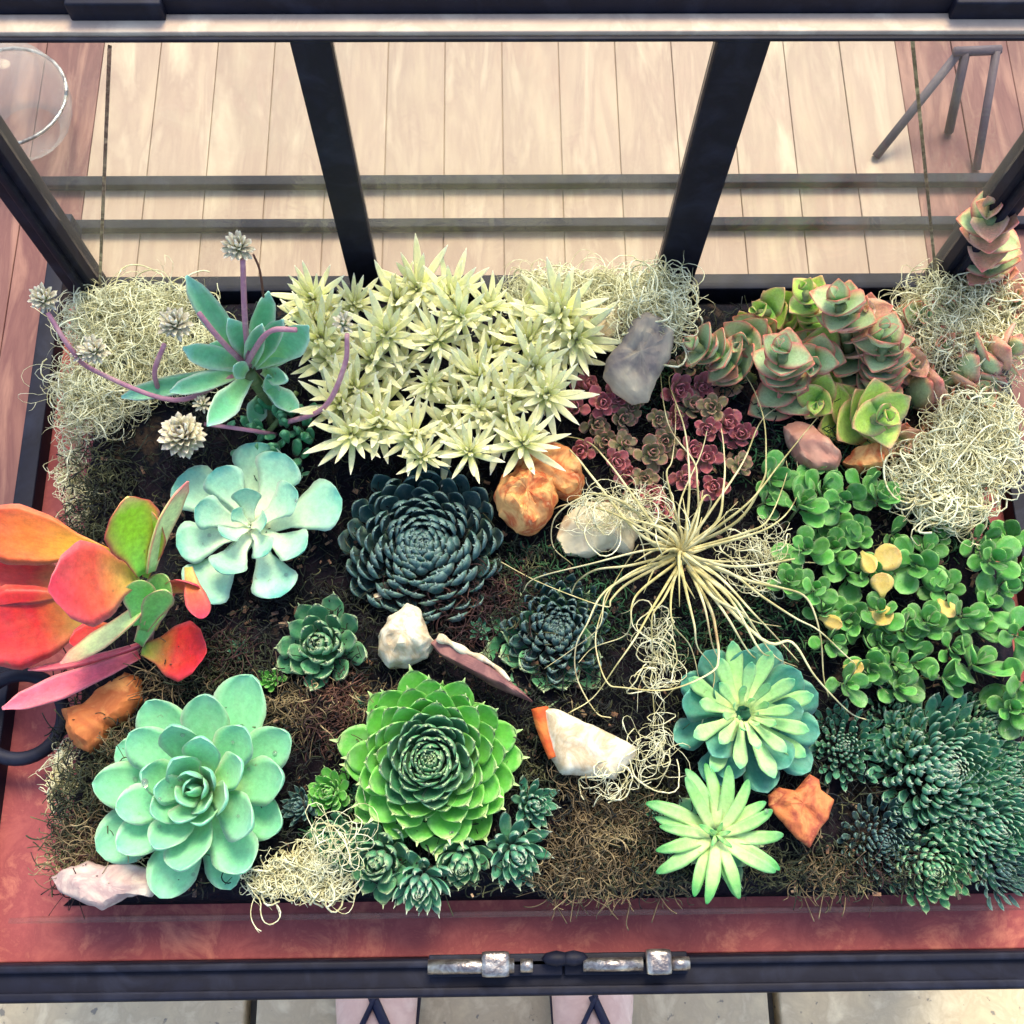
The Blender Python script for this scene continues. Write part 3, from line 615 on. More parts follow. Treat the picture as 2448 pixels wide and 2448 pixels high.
for g,lb in zip(g3,['rosy stonecrop between the yellow stonecrop and the grey bark','rosy stonecrop with green hearts directly above the air plant','deep pink stonecrop in front of the pagoda plants']):
    e=empty('rosy_stonecrop',at(sum(p[0] for p in g)/len(g),sum(p[1] for p in g)/len(g),ZS),lb,'succulent','rosy stonecrops')
    for x,y,r_ in g:
        rosette('rosette',None,None,x,y,r_,15,V_pk if random.random()<.6 else V_pg,e0=4,e1=78,pw=.9,wide=.95,lp=.5,lmin=.25,rise=.3,base=.08,z=.056+random.uniform(-.004,.006),tilt=(random.uniform(-.4,.4),random.uniform(-.6,.1)),jit=.1,parent=e,core=L_stem)
# ---------------------------------------------------------------- pagoda plants
V_cr=variants('pagoda_leaf',L_crass,P_TRI,3,cup=.35,curl=.25,thick=.16,nv=6,nu=5); V_cg=variants('pagoda_green_leaf',L_crassg,P_TRI,3,cup=.35,curl=.25,thick=.16,nv=6,nu=5)
V_cp=variants('pagoda_pink_leaf',leafmat('leaf_pagoda_pink',(120,140,80),(206,150,120),(222,120,108),(236,170,150),4,.7,.5,hue=.04,mott=.3),P_TRI,3,cup=.35,curl=.25,thick=.16,nv=6,nu=5)
def pagoda(b,t,n_,wp,lb,vs,rot=0,taper=.75):
    B=at(*b);T=at(*t); ax=(T-B).normalized(); e=empty('pagoda_plant',B,lb,'succulent','pagoda plants',Vector((0,0,1)).rotation_difference(ax).to_matrix().to_4x4())
    H=(T-B).length; wm=wp*mpp(t[0],t[1],t[2])/2*1.25
    MB().tube([(0,0,-.012),(0,0,H*.9)],wm*.16,6).build('stem',L_stem,e,smooth=True)
    for i in range(n_):
        f_=i/(n_-1); L_=wm*(1-(1-taper)*f_)*random.uniform(.92,1.08)*(1 if i<n_-2 else .62 if i==n_-2 else .35)
        for s in(0,math.pi):
            ph=rot+s+(math.pi/2 if i%2 else 0)+random.uniform(-.35,.35)+i*.06
            if random.random()<.06: continue
            addleaf(e,random.choice(vs),(wm*.15*math.sin(f_*3+rot),wm*.15*math.sin(f_*2.3),H*f_),R(random.uniform(2,42) if i<n_-2 else 45 if i==n_-2 else 62),ph,L_*1.15,L_*1.35)
    return e
pagoda((1395,700,.062),(1302,648,.085),9,84,'pagoda plant lying to the left with its tip beside the grey bark',V_cr,.5)
pagoda((1470,760,.048),(1478,655,.100),10,108,'pagoda plant in the middle with pink chevron below its square tip',V_cr,.75)
pagoda((1610,700,.050),(1583,560,.105),12,118,'tallest of the standing pagoda plants near the back sill',V_cr+V_cp[:1],.6)
pagoda((1640,760,.050),(1676,622,.100),11,104,'pagoda plant with pale green square tip right of the tallest one',V_cr,.8)
pagoda((1590,790,.045),(1672,792,.085),9,120,'yellow green pagoda plant with ragged orange tip above the orange stone',V_cg,.3)
pagoda((1720,750,.050),(1925,655,.085),14,112,'long pagoda plant lying towards the right edge over the lichen',V_cr+V_cp,.2)
pagoda((1850,560,.045),(1872,392,.135),15,104,'tall upright pagoda plant with dark red heart in front of the right corner post',V_cr+V_cp,.7,.8)
pagoda((1500,590,.05),(1425,590,.075),7,80,'bright green pagoda shoot at the back sill',V_cg,.2)
pagoda((1530,620,.055),(1520,545,.095),8,84,'lime pagoda shoot with orange edged tip at the back',V_cg,.6)
pagoda((1740,640,.045),(1800,570,.07),8,90,'blue green pagoda plant half hidden behind the right lichen',V_cr,.1)
pagoda((1420,640,.045),(1400,620,.06),6,64,'small pagoda shoot behind the middle one',V_cg,.3)
pagoda((1560,680,.045),(1535,640,.062),6,80,'short pagoda shoot between the middle and the tallest one',V_cg,.5)
pagoda((1380,720,.045),(1345,690,.07),6,80,'peach coloured pagoda shoot lying under the left one',V_cp,.9)
pagoda((1560,600,.045),(1600,615,.075),7,86,'pink edged pagoda shoot behind the pale green tip',V_cp,.2)
pagoda((1700,700,.05),(1730,690,.075),6,76,'short peach pagoda shoot right of the pale green tip',V_cp,.4)
pagoda((1480,700,.045),(1510,735,.07),7,84,'rosy pagoda shoot leaning towards the pink stone',V_cp,.6)
pagoda((1800,680,.045),(1780,650,.075),6,84,'pink tinged pagoda shoot below the right lichen',V_cp,.1)
pagoda((1440, 620, 0.05),(1400, 655, 0.08),7,84,'green pagoda shoot with red rims between bark and middle plant',V_cr,random.random()*3)
pagoda((1540, 650, 0.05),(1535, 700, 0.085),8,92,'pagoda shoot facing the camera in the gap below the tallest one',V_cr+V_cg,random.random()*3)
pagoda((1620, 640, 0.05),(1640, 590, 0.09),8,92,'pink pagoda shoot squeezed behind the two tall ones',V_cp,random.random()*3)
pagoda((1720, 620, 0.045),(1755, 600, 0.075),7,86,'dusky pagoda shoot near the back sill beside the lichen',V_cr,random.random()*3)
pagoda((1690, 830, 0.045),(1715, 850, 0.065),6,70,'low orange pagoda shoot right of the jagged orange stone',V_cp,random.random()*3)
pagoda((1560, 740, 0.045),(1545, 770, 0.07),7,86,'green pagoda shoot behind the pink stone',V_cg,random.random()*3)
pagoda((1800, 760, 0.045),(1850, 740, 0.07),8,88,'shaded pagoda shoot between the two right hand lichens',V_cr,random.random()*3)
pagoda((1640, 700, 0.05),(1700, 660, 0.09),7,80,'rust edged pagoda shoot leaning over the pale tipped one',V_cr+V_cp,random.random()*3)
pagoda((1900, 600, 0.05),(1925, 560, 0.08),7,86,'pagoda shoot at the right edge under the upright one',V_cp,random.random()*3)
# ---------------------------------------------------------------- round leaved stonecrop
V_rn=variants('round_leaf',L_rnd,P_ROUND,4,cup=.25,curl=.2,thick=.10,nv=7,nu=5); V_ry=variants('round_yellow_leaf',L_rndy,P_ROUND,2,cup=.25,curl=.2,thick=.10,nv=7,nu=5)
GS=[(1450,905,46),(1505,960,50),(1545,930,44),(1590,945,46),(1630,920,44),(1655,945,40),(1520,1040,46),(1575,1040,50),(1600,1080,46),(1640,1080,40),(1725,1065,58),(1740,1045,36),(1490,1100,38),(1535,1115,40),(1600,1165,46),(1625,1200,44),(1660,1160,44),(1700,1190,40),(1745,1180,46),(1720,1250,52),(1775,1280,44),(1680,1250,44),(1640,1260,44),(1590,1290,44),(1810,1165,44),(1840,1190,44),(1865,1060,50),(1880,1110,40),(1845,1020,38),(1900,1020,44),(1920,1080,44),(1915,1200,48),(1925,1290,62),(1905,1340,40),(1830,1260,56),(1560,1210,36),(1680,1010,36),(1440,950,34),(1570,985,38),(1780,1110,36),(1690,1300,40),(1860,1150,40),(1540,880,34),(1610,1010,34),(1660,1215,34),(1790,1225,34),(1550,1160,34),(1760,1010,32)]
gg=[[],[],[],[]]
for p in GS: gg[(0 if p[0]<1620 else 1)+(0 if p[1]<1130 else 2) if p[0]<1800 else 1 if False else (3 if False else ((0 if p[0]<1620 else 1)+(0 if p[1]<1130 else 2)))].append(p)
for g,lb in zip(gg,['round leaved green stonecrop right of the air plant, upper left of its patch','round leaved green stonecrop under the right hand lichen','round leaved green stonecrop above the fan echeveria','round leaved green stonecrop at the right edge above the houseleek clump']):
    e=empty('round_leaf_stonecrop',at(sum(p[0] for p in g)/len(g),sum(p[1] for p in g)/len(g),ZS),lb,'succulent','round leaved stonecrops')
    for x,y,r_ in g:
        n_=random.choice((7,9,11))
        q=rosette('sprig',None,None,x,y,r_*1.15,n_,V_rn,e0=5,e1=70,pw=.8,wide=.98,lp=.35,lmin=.38,rise=.35,base=.12,z=.058+random.uniform(-.006,.006),tilt=(random.uniform(-.4,.4),random.uniform(-.4,.4)),jit=.18,parent=e,core=L_stem)
yl=empty('yellowed_leaf',at(1665,1105,.066),'small bright yellow heart shaped fallen leaf among the green stonecrop','leaf')
leaf2(yl,V_ry[0],at(1665,1128,.064),at(1664,1080,.068),44*mpp(1665,1105)/.76)
for (b,t,wp,lb) in[((1640,1070),(1700,1040),54,'pair of tan yellow leaves folded together above the small yellow leaf'),((1640,1140),(1680,1180),46,'olive yellow leaf just below the small yellow leaf'),((1545,1165),(1592,1182),30,'narrow yellow leaf at the thread ends'),((1590,1258),(1632,1262),32,'dry tan leaf crossed by a thread above the fan echeveria'),((1770,1130),(1800,1165),34,'yellow brown leaf near the right edge of the green patch'),((1625,1040),(1650,1080),36,'tan leaf beside the folded yellow pair')]:
    e=empty('withered_leaf',at(b[0],b[1],.064),lb,'leaf','withered leaves among the green stonecrop')
    leaf2(e,random.choice(V_ry),at(*b,.062),at(*t,.069),wp*mpp(*b)/.76,roll=random.uniform(-.3,.3))
# ---------------------------------------------------------------- stones
M_or=noisemat('orange_stone',[(206,120,66),(230,176,110),(188,92,52),(240,206,150)],55,.75,bump=.6,bscale=120,bdist=.0015)
M_cr=noisemat('cream_stone',[(206,194,156),(222,212,178),(176,140,104)],45,.8,bump=.5,bscale=120,bdist=.001)
M_wh=noisemat('white_stone',[(216,206,178),(186,166,134),(226,220,196),(206,190,160)],60,.8,bump=.35,bdist=.0008)
M_pk=noisemat('pink_stone',[(206,160,136),(184,130,112),(226,196,166)],45,.8,bump=.5,bdist=.001)
M_pl=noisemat('plum_shard',[(140,96,92),(110,74,76),(166,120,112)],50,.7,bump=.4,bdist=.0008,stretch=(1,1,1))
M_br=noisemat('brown_leaf',[(176,92,56),(206,124,74),(140,66,50),(226,160,100)],60,.7,bump=.5,bdist=.001)
M_gb=noisemat('grey_bark',[(66,70,82),(120,110,104),(186,174,148),(206,196,166)],14,.8,bump=.5,bdist=.001)
def stone(name,label,cat,outl,z,h,m,seed=0,p=2.2,tiltv=(0,0),facet=True,lump=.25,rough=.10):
    cx_=sum(q[0] for q in outl)/len(outl); cy_=sum(q[1] for q in outl)/len(outl)
    c_=at(cx_,cy_,z); pts=[at(a,b,z)-c_ for a,b in outl]
    # resample outline
    P=[];N_=len(pts)
    for i in range(N_):
        for k in range(5): P.append(pts[i].lerp(pts[(i+1)%N_],k/5))
    n_=len(P); rr=[1.0,.985,.93,.84,.72,.58,.42,.24]; V=[];Fc=[]
    sz=max(q.length for q in P)
    rnd=random.Random(seed+11)
    planes=[(Vector((rnd.uniform(-1,1),rnd.uniform(-1,1),rnd.uniform(.7,1.6))).normalized(),rnd.uniform(.55,.95)) for _ in range(7)]
    def zt(q,r_):
        hh=h*(1-r_**p)**.5
        hh+=noise.fractal(Vector((q.x/sz*2+seed*3.1,q.y/sz*2,seed)),1,2,5)*h*lump*(1-r_**4)
        if facet:
            for nn,dd in planes:
                lim=(dd*1.0-(nn.x*q.x+nn.y*q.y)/sz)/nn.z*h; hh=min(hh,max(lim,0))
        return max(hh,h*.02)+q.x*tiltv[0]+q.y*tiltv[1]
    for k,r_ in enumerate(rr):
        for q in P:
            s=q*r_*(1+ .03*noise.noise(Vector((q.x*300,q.y*300,seed)))); V.append(Vector((s.x,s.y,zt(s,r_ if k else 1) if k else 0+q.x*tiltv[0]+q.y*tiltv[1])))
    V.append(Vector((0,0,zt(Vector((0,0,0)),0)))); top=len(V)-1
    for q in P: V.append(Vector((q.x*.9,q.y*.9,-h*.35)))
    bot=len(V)-n_; V.append(Vector((0,0,-h*.5))); bc=len(V)-1
    for k in range(len(rr)-1):
        for i in range(n_): j=(i+1)%n_; Fc.append([k*n_+i,k*n_+j,(k+1)*n_+j,(k+1)*n_+i])
    kk=len(rr)-1
    for i in range(n_):
        j=(i+1)%n_; Fc.append([kk*n_+i,kk*n_+j,top]); Fc.append([bot+i,bot+j,j,i]); Fc.append([bot+j,bot+i,bc])
    me=mesh(name,V,Fc,m,False); bm=bmesh.new(); bm.from_mesh(me); bmesh.ops.recalc_face_normals(bm,faces=bm.faces[:]); bm.to_mesh(me); bm.free(); me.shade_smooth()
    bm=bmesh.new(); bm.from_mesh(me); bmesh.ops.subdivide_edges(bm,edges=bm.edges[:],cuts=1,use_grid_fill=True,smooth=.3); bm.normal_update()
    for vv in bm.verts:
        q=vv.co/sz*2.6+Vector((seed*5.3,seed,0)); vv.co+=vv.normal*(noise.fractal(q,1,2,4)*.55+ (abs(noise.noise(q*.8+Vector((9,9,9))))-.2)*.7)*min(h,sz)*rough
    bm.to_mesh(me); bm.free(); me.shade_smooth(); me.set_sharp_from_angle(angle=R(30))
    o=ob(name,me); o.location=c_; return tag(o,label,cat)
stone('stone','rusty orange stone standing at the edge of the yellow stonecrop, rear one of the pair','stone',[(975,845),(1010,836),(1050,842),(1085,865),(1102,900),(1095,935),(1070,942),(1040,925),(1000,930),(970,900)],.058,.022,M_or,1,lump=.4)
stone('stone','rounded glowing orange stone in front of the other orange stone','stone',[(945,905),(975,890),(1015,895),(1048,905),(1050,945),(1035,985),(1005,1008),(975,1005),(945,975),(930,940)],.062,.020,M_or,2,facet=False,lump=.5)
stone('stone','lumpy cream stone with knobs under the air plant leaves','stone',[(1050,1015),(1065,975),(1100,950),(1150,955),(1200,975),(1205,1010),(1190,1045),(1150,1035),(1110,1050),(1065,1045)],.054,.018,M_cr,3,lump=.5)
stone('stone','smooth white egg shaped stone above the bright houseleek','stone',[(735,1170),(770,1142),(790,1150),(805,1185),(820,1215),(805,1240),(770,1260),(735,1262),(712,1235),(715,1200)],.056,.020,M_wh,4,facet=False,lump=.18)
sh=stone('shard','long plum coloured shard with a white broken edge leaning to the white stone','shard',[(812,1215),(825,1205),(860,1225),(910,1250),(950,1275),(985,1305),(1005,1325),(985,1318),(930,1295),(870,1260),(825,1232)],.062,.010,M_pl,5,lump=.15)
pts=[at(*p,.068)-sh.location for p in((826,1202),(850,1213),(880,1230),(905,1240),(935,1258),(962,1284))]
MB().tube(smooth_path(pts,4),lambda t:.0022*(1-.5*t)*(1+.35*math.sin(t*23)),6).build('broken_edge',M_wh,sh,smooth=True)
ws=stone('shard','flat white shell like shard with an orange left edge right of the bright houseleek','shard',[(1020,1338),(1050,1340),(1100,1362),(1160,1390),(1200,1412),(1190,1440),(1160,1470),(1110,1462),(1060,1462),(1040,1430),(1028,1390)],.060,.010,M_wh,6,facet=False,lump=.12,p=4,tiltv=(.1,.15))
q=[at(a,b,.0625)-ws.location for a,b in((1018,1336),(1022,1365),(1032,1400),(1042,1430))]
MB().tube(smooth_path(q,4),lambda t:.0052*(1-.55*t),7,flat=.6).build('orange_edge',noisemat('rust',[(216,110,50),(190,80,40),(226,140,70)],80,.7),ws,smooth=True)
stone('bark_slab','upright grey and cream bark slab with dark left side between stonecrop and pagoda plants','bark',[(1168,655),(1190,620),(1215,608),(1245,618),(1268,640),(1262,680),(1240,715),(1225,748),(1195,752),(1165,735),(1140,705),(1143,680)],.078,.010,M_gb,7,p=5,tiltv=(.1,.35),lump=.5,facet=False)
tag(stone('stone','dusty pink stone touched by a long air plant leaf','stone',[(1475,805),(1500,795),(1530,808),(1560,840),(1585,870),(1575,890),(1535,890),(1500,865)],.056,.016,M_pk,8,lump=.4))
stone('stone','jagged orange cream stone below the yellow green pagoda plant','stone',[(1590,872),(1610,850),(1640,842),(1665,848),(1672,875),(1655,892),(1620,890)],.056,.014,M_or,9,lump=.4)
stone('dry_leaf','heart shaped orange brown dry leaf between pinwheel and houseleek clump','leaf',[(1450,1500),(1470,1485),(1500,1492),(1512,1478),(1528,1460),(1545,1470),(1548,1490),(1572,1510),(1560,1545),(1545,1565),(1525,1600),(1500,1580),(1470,1545),(1452,1520)],.060,.004,M_br,10,p=6,facet=False,lump=.8,tiltv=(.1,-.1))
stone('stone','long white quartz stone in the front left corner','stone',[(100,1655),(125,1640),(170,1625),(205,1638),(240,1622),(285,1640),(302,1662),(285,1690),(240,1690),(200,1715),(160,1705),(115,1685)],.052,.020,noisemat('quartz',[(206,190,176),(166,142,140),(220,210,196)],60,.7,bump=.5,bdist=.001),12,lump=.4)
stone('stone','amber orange stone under the pink paddle leaf','stone',[(215,1285),(240,1268),(265,1285),(268,1320),(245,1355),(215,1375),(205,1400),(175,1425),(150,1410),(130,1380),(118,1340),(160,1330)],.046,.018,noisemat('amber_stone',[(206,130,70),(180,100,56),(226,164,96)],60,.7,bump=.6,bdist=.001),13,lump=.5)
stone('stone','small tan stone below the jagged orange one, behind the lichen','stone',[(1720,860),(1740,790),(1775,785),(1785,840),(1780,900),(1750,930),(1725,905)],.044,.012,noisemat('tan_stone',[(206,160,120),(190,140,104)],60,.8,bump=.5),14)
stone('stone','bleached stone behind the red stonecrop by the back sill','stone',[(1085,600),(1130,582),(1190,590),(1185,620),(1150,650),(1100,665)],.060,.014,M_wh,15)
stone('stone','tiny white chip below the dark houseleek','stone',[(705,1122),(715,1118),(724,1127),(718,1135),(706,1131)],.052,.004,M_wh,16)
stone('stone','white pebble glimpsed behind the orange paddle leaf','stone',[(115,1040),(150,1030),(175,1050),(165,1090),(120,1085)],.040,.012,M_wh,17)
# ---------------------------------------------------------------- air plant
def c3(x,y): return (947+.2859*x,868+.2859*y)
def c4(x,y): return (1379+.2859*x,829+.2859*y)
D=lambda *a:[c3(*p) for p in a]
PATHS=[D((1180,600),(950,600),(600,680),(220,780),(140,870)),D((1150,620),(850,690),(620,720),(500,800),(460,890)),
D((1140,640),(820,780),(660,900),(560,1080),(490,1230),(490,1450),(620,1660),(720,1700)),
D((1140,650),(840,800),(720,920),(690,970),(460,890),(200,780),(0,670)),
D((1150,680),(920,860),(860,960),(850,1080),(800,1160),(600,1240),(500,1340)),
D((1160,700),(1000,980),(880,1180),(760,1350),(600,1560),(440,1680)),
D((1160,700),(1120,900),(1130,1080),(1250,1240),(1320,1540)),
D((1180,700),(1230,900),(1260,1090),(1290,1240),(1400,1420),(1300,1760)),
D((1220,700),(1370,980),(1410,1150),(1430,1300),(1380,1400),(1100,1520),(800,1500),(700,1470),(630,1330),(620,1150),(690,920),(780,740),(900,560)),
D((1230,650),(1500,740),(1700,880),(1932,1040))+[c4(580,1270),c4(760,1440),c4(900,1540),c4(1070,1710)],
D((1240,640),(1450,780),(1640,1000),(1800,1160),(1960,1330)),
D((1240,630),(1480,700),(1700,690),(1932,650))+[c4(330,800),c4(560,820)],
D((1260,680),(1480,950),(1650,1060),(1840,1100)),
D((1240,600),(1560,520),(1760,450),(1900,330),(1960,180))+[c4(430,140)],
D((1230,570),(1450,420),(1640,260),(1840,20))+[(1530,805),(1600,720)],
D((1230,560),(1420,400),(1450,200),(1470,0))+[(1355,790),(1310,755)],
D((1190,570),(1130,330),(1090,100),(1120,0))+[(1275,800),(1270,720)],
D((1170,580),(1000,430),(880,250),(690,0))+[(1100,830),(1010,818)],
D((1200,570),(1290,380),(1290,150),(1260,0))+[(1262,800),(1248,690),(1260,640)],
D((1200,570),(1230,250),(1230,0))+[(1290,800),(1262,720),(1275,700)],
D((1220,580),(1560,400),(1720,150),(1740,0))+[(1440,780),(1400,700),(1330,672)],
D((1240,590),(1600,480),(1770,380),(1880,100),(1880,0)),
D((1170,600),(1000,560),(900,350),(730,250),(600,230),(450,290),(340,400),(340,570),(460,700)),
D((1170,590),(1000,500),(700,350),(450,290),(280,350)),
D((1220,680),(1450,1000),(1640,1280),(1800,1330)),
D((1230,690),(1500,900),(1700,1250),(1800,1300),(1932,1400)),
D((1160,600),(900,480),(600,130),(480,-30))+[(1060,840),(1010,818)],
D((1230,660),(1500,880))+[c4(100,1150),c4(280,1420),c4(440,1500)],
D((1230,650),(1640,800))+[c4(330,980),c4(500,1050),c4(590,1280),c4(620,1560),c4(650,1700)],
D((1220,700),(1700,1180))+[c4(400,1340),c4(560,1570),c4(780,1794),c4(900,1850)],
D((1200,570),(1330,250),(1380,280),(1300,470)),
D((1140,660),(900,720),(700,880),(640,1100),(460,1260),(290,1370)),
D((1220,560),(1400,300))+[(1405,870),(1440,790),(1500,750)],
D((1190,560),(1180,300))+[(1325,850),(1340,780)],
D((1180,700),(1080,900),(1000,1030),(990,1250),(990,1450),(1010,1780)),
D((1230,700),(1330,950),(1400,1250),(1500,1400)),D((1220,700),(1400,900),(1600,1000),(1650,1100),(1780,1250))]
cz0=.068
pc=at(*c3(1180,610),cz0)
air=empty('air_plant',Vector((pc.x,pc.y,ZS)),'spidery air plant with long thin curling cream leaves sprawling over the centre right','air plant')
for k,pth in enumerate(PATHS):
    n_=len(pth); P=[]
    for i,(x,y) in enumerate(pth):
        t=i/(n_-1); z=cz0+ .022*math.sin(math.pi*min(1,t*1.2))-.012*t+.002*math.sin(k*3+i)
        P.append(at(x,y,z)-air.location+Vector((noise.noise(Vector((k,i*1.7,0))),noise.noise(Vector((k,i*1.7,9))),noise.noise(Vector((k,i*1.7,5)))))*.0014*min(1,i))
    r0=.0013 if n_<9 else .0012
    MB().tube(smooth_path(P,6),lambda t,r0=r0:r0*(1-t)**1.9*.6+.0003,6,flat=.6).build('leaf',L_air,air,smooth=True)
for k in range(20):    # short curved inner leaves
    a=k*2.39996; L_=random.uniform(.012,.04); el=random.uniform(.1,1.1); c0=pc-air.location
    P=[c0,c0+Vector((math.cos(a)*L_*.5*math.cos(el),math.sin(a)*L_*.5*math.cos(el),L_*.5*math.sin(el))),c0+Vector((math.cos(a+.3)*L_*math.cos(el*.5),math.sin(a+.3)*L_*math.cos(el*.5),L_*.6*math.sin(el)))]
    MB().tube(smooth_path(P,4),lambda t:.0016*(1-t)+.0002,6,flat=.6).build('leaf',L_air,air,smooth=True)
o=MB().ball((0,0,0),.006,(1,1,.8)).build('bulb',L_air,air,smooth=True); o.location=pc-air.location-Vector((0,0,.004))
# ---------------------------------------------------------------- lichen tangles
def tangle(name,label,cat,m,blobs,n_,seglen=.0035,steps=26,r=.0005,z=.058,zr=.010,curl=.55,seed=1,group=None,k=4,drop=0):
    rnd=random.Random(seed); mb=MB(); tot=sum(b[2]*b[3] for b in blobs); c0=at(blobs[0][0],blobs[0][1],ZS)
    for (bx,by,rx,ry) in blobs:
        c_=at(bx,by,z); mp=mpp(bx,by,z); rx_=rx*mp; ry_=ry*mp
        for i in range(max(3,int(2.3*n_*rx*ry/tot))):
            a=rnd.random()*6.28; q=math.sqrt(rnd.random()); p=Vector((c_.x+rx_*q*math.cos(a),c_.y+ry_*q*math.sin(a),z+rnd.uniform(-zr,zr)))
            d=Vector((rnd.uniform(-1,1),rnd.uniform(-1,1),rnd.uniform(-.35,.35))).normalized(); ax=Vector((rnd.uniform(-.4,.4),rnd.uniform(-.4,.4),rnd.choice((-1,1)))).normalized(); ca=rnd.uniform(-1,1)*curl
            pts=[]
            for s in range(rnd.randint(steps//2,steps)):
                pts.append(p.copy()); 
                if rnd.random()<.3: ca=rnd.gauss(0,.5)*curl
                d=Matrix.Rotation(ca,3,ax)@d; ax=(ax+Vector((rnd.uniform(-1,1),rnd.uniform(-1,1),rnd.uniform(-1,1)))*.25).normalized()
                off=Vector(((p.x-c_.x)/rx_,(p.y-c_.y)/ry_,(p.z-z)/(zr*1.1)))
                if off.length>1+.25*noise.noise(p*60): d=(d-Vector((off.x,off.y,off.z)).normalized()*.45).normalized()
                d=(d+Vector((rnd.uniform(-1,1),rnd.uniform(-1,1),rnd.uniform(-1,1)))*.28).normalized(); d.z*=.85
                if rnd.random()<.10 and k==4:
                    tw=[p.copy()]; td=(d+Vector((rnd.uniform(-1,1),rnd.uniform(-1,1),rnd.uniform(-1,1)))).normalized()
                    for _ in range(3): tw.append(tw[-1]+td*seglen*.8); td=(td+Vector((rnd.uniform(-1,1),rnd.uniform(-1,1),rnd.uniform(-1,1)))*.5).normalized()
                    mb.tube([q_-c0 for q_ in tw],r*.4,3,r2=r*.15)
                p=p+d*seglen*rnd.uniform(.8,1.2); p.z=max(p.z,ZS-.004)
            if len(pts)>3: mb.tube([q_-c0 for q_ in pts],r*rnd.choice((.25,.3,.35,.42,.55,.8)),k)
    me=mesh(name,mb.v,mb.f,m,True); o=ob(name,me); o.location=c0; return tag(o,label,cat,group)
GL='pale lichen tangles tucked among the plants'
tangle('lichen','wide pale lichen mat in the back left corner behind the flower stalks','lichen',L_lich,[(240,610,110,60),(330,670,90,70),(190,600,60,40),(200,720,80,60),(165,760,50,70),(290,575,110,24)],420,seed=1,zr=.013,z=.054,group=GL)
tangle('lichen','pale lichen rope along the back sill between the mullions','lichen',L_lich,[(1120,556,130,26),(1030,552,70,24),(1170,580,70,28),(1225,570,50,34)],230,seed=2,zr=.012,z=.062,group=GL)
tangle('lichen','open knot of lichen threads climbing the foot of the right mullion','lichen',L_lich,[(1240,570,52,62),(1225,605,56,40)],46,seed=3,zr=.018,z=.080,r=.0007,group=GL)
tangle('lichen','pale lichen draped around the upright pagoda plant in the back right corner','lichen',L_lich,[(1880,600,70,60),(1800,590,90,70),(1780,640,50,44),(1850,660,80,44)],230,seed=4,zr=.014,z=.066,r=.0006,group=GL)
tangle('lichen','thick pale lichen hanging at the right edge above the round leaved stonecrop','lichen',L_lich,[(1830,850,80,80),(1850,790,66,50),(1760,900,80,60),(1790,950,50,44)],260,seed=5,zr=.014,z=.062,r=.0007,group=GL)
tangle('lichen','lacy pale lichen ball at the front rail left of the houseleek offsets','lichen',L_lich,[(560,1648,72,34),(600,1632,46,30),(515,1668,46,20),(635,1676,34,16)],80,seglen=.0022,seed=6,zr=.007,z=.054,r=.0006,curl=.9,group=GL)
tangle('lichen','branching lichen threads hanging below the air plant onto the white shard','lichen',L_lich,[(1245,1240,30,70),(1240,1350,13,90),(1230,1420,50,34),(1150,1480,46,26)],26,seglen=.0028,seed=7,zr=.008,z=.064,r=.00045,curl=.7,group=GL)
tangle('lichen','curled pale lichen tuft right of the air plant heart','lichen',L_lich,[(1420,1060,60,60),(1450,1020,40,36)],20,seglen=.0026,seed=8,zr=.008,z=.062,r=.00045,curl=.8,group=GL)
tangle('lichen','thin lichen loops over the cream stone','lichen',L_lich,[(1140,965,70,30),(1210,960,50,30)],22,seed=9,zr=.006,z=.078,r=.00045,curl=.4,group=GL)
tangle('lichen','loose loop of lichen thread over the flat green offset','lichen',L_lich,[(640,1590,40,34)],6,seed=10,zr=.005,z=.072,r=.0005,curl=.5,group=GL)
tangle('lichen','pale lichen crust on the left soil rim, below the round handle','lichen',L_lich,[(125,1470,18,70)],24,seglen=.002,seed=13,zr=.008,z=.036,curl=.9,group=GL)
tangle('lichen','pale lichen crust on the left soil rim behind the paddle plant','lichen',L_lich,[(137,880,18,60),(150,950,24,36)],40,seglen=.002,seed=12,zr=.010,z=.040,curl=.9,group=GL)
# ---------------------------------------------------------------- moss (nobody could count it)
def moss(name,m,blobs,n_,seed,r=.0005,ln=(3,7),z=.047,zr=.006,curl=.7,seglen=.002):
    rnd=random.Random(seed); mb=MB(); tot=sum(b[2]*b[3] for b in blobs)
    for (bx,by,rx,ry) in blobs:
        for i in range(max(2,int(n_*rx*ry/tot))):
            a=rnd.random()*6.28; q=rnd.random()**.6; x=bx+rx*q*math.cos(a); y=by+ry*q*math.sin(a)
            if y<556 or y>1676 or x<xl(y)-6: continue
            p=at(x,y,z+rnd.uniform(-zr,zr)); p.x=min(p.x,XR-.006+.022*min(1,max(0,(y-930)/160))); d=Vector((rnd.uniform(-1,1),rnd.uniform(-1,1),rnd.uniform(-.2,.7))).normalized(); ax=Vector((rnd.uniform(-1,1),rnd.uniform(-1,1),rnd.uniform(-1,1))).normalized(); ca=rnd.uniform(-1,1)*curl; pts=[]
            for s in range(rnd.randint(*ln)):
                pts.append(p.copy()); d=Matrix.Rotation(ca,3,ax)@d; p=p+d*seglen
            mb.tube(pts,r*rnd.uniform(.6,1.3),3)
    o=ob(name,mesh(name,mb.v,mb.f,m,True)); return tag(o,kind='stuff')
m_dk=noisemat('moss_dark',[(24,28,36),(36,40,38),(16,18,30)],40,.9)
m_ol=noisemat('moss_olive',[(76,80,58),(48,56,44),(122,122,84)],40,.9)
m_tan=noisemat('moss_tan',[(140,122,90),(96,84,66),(190,172,130)],40,.9)
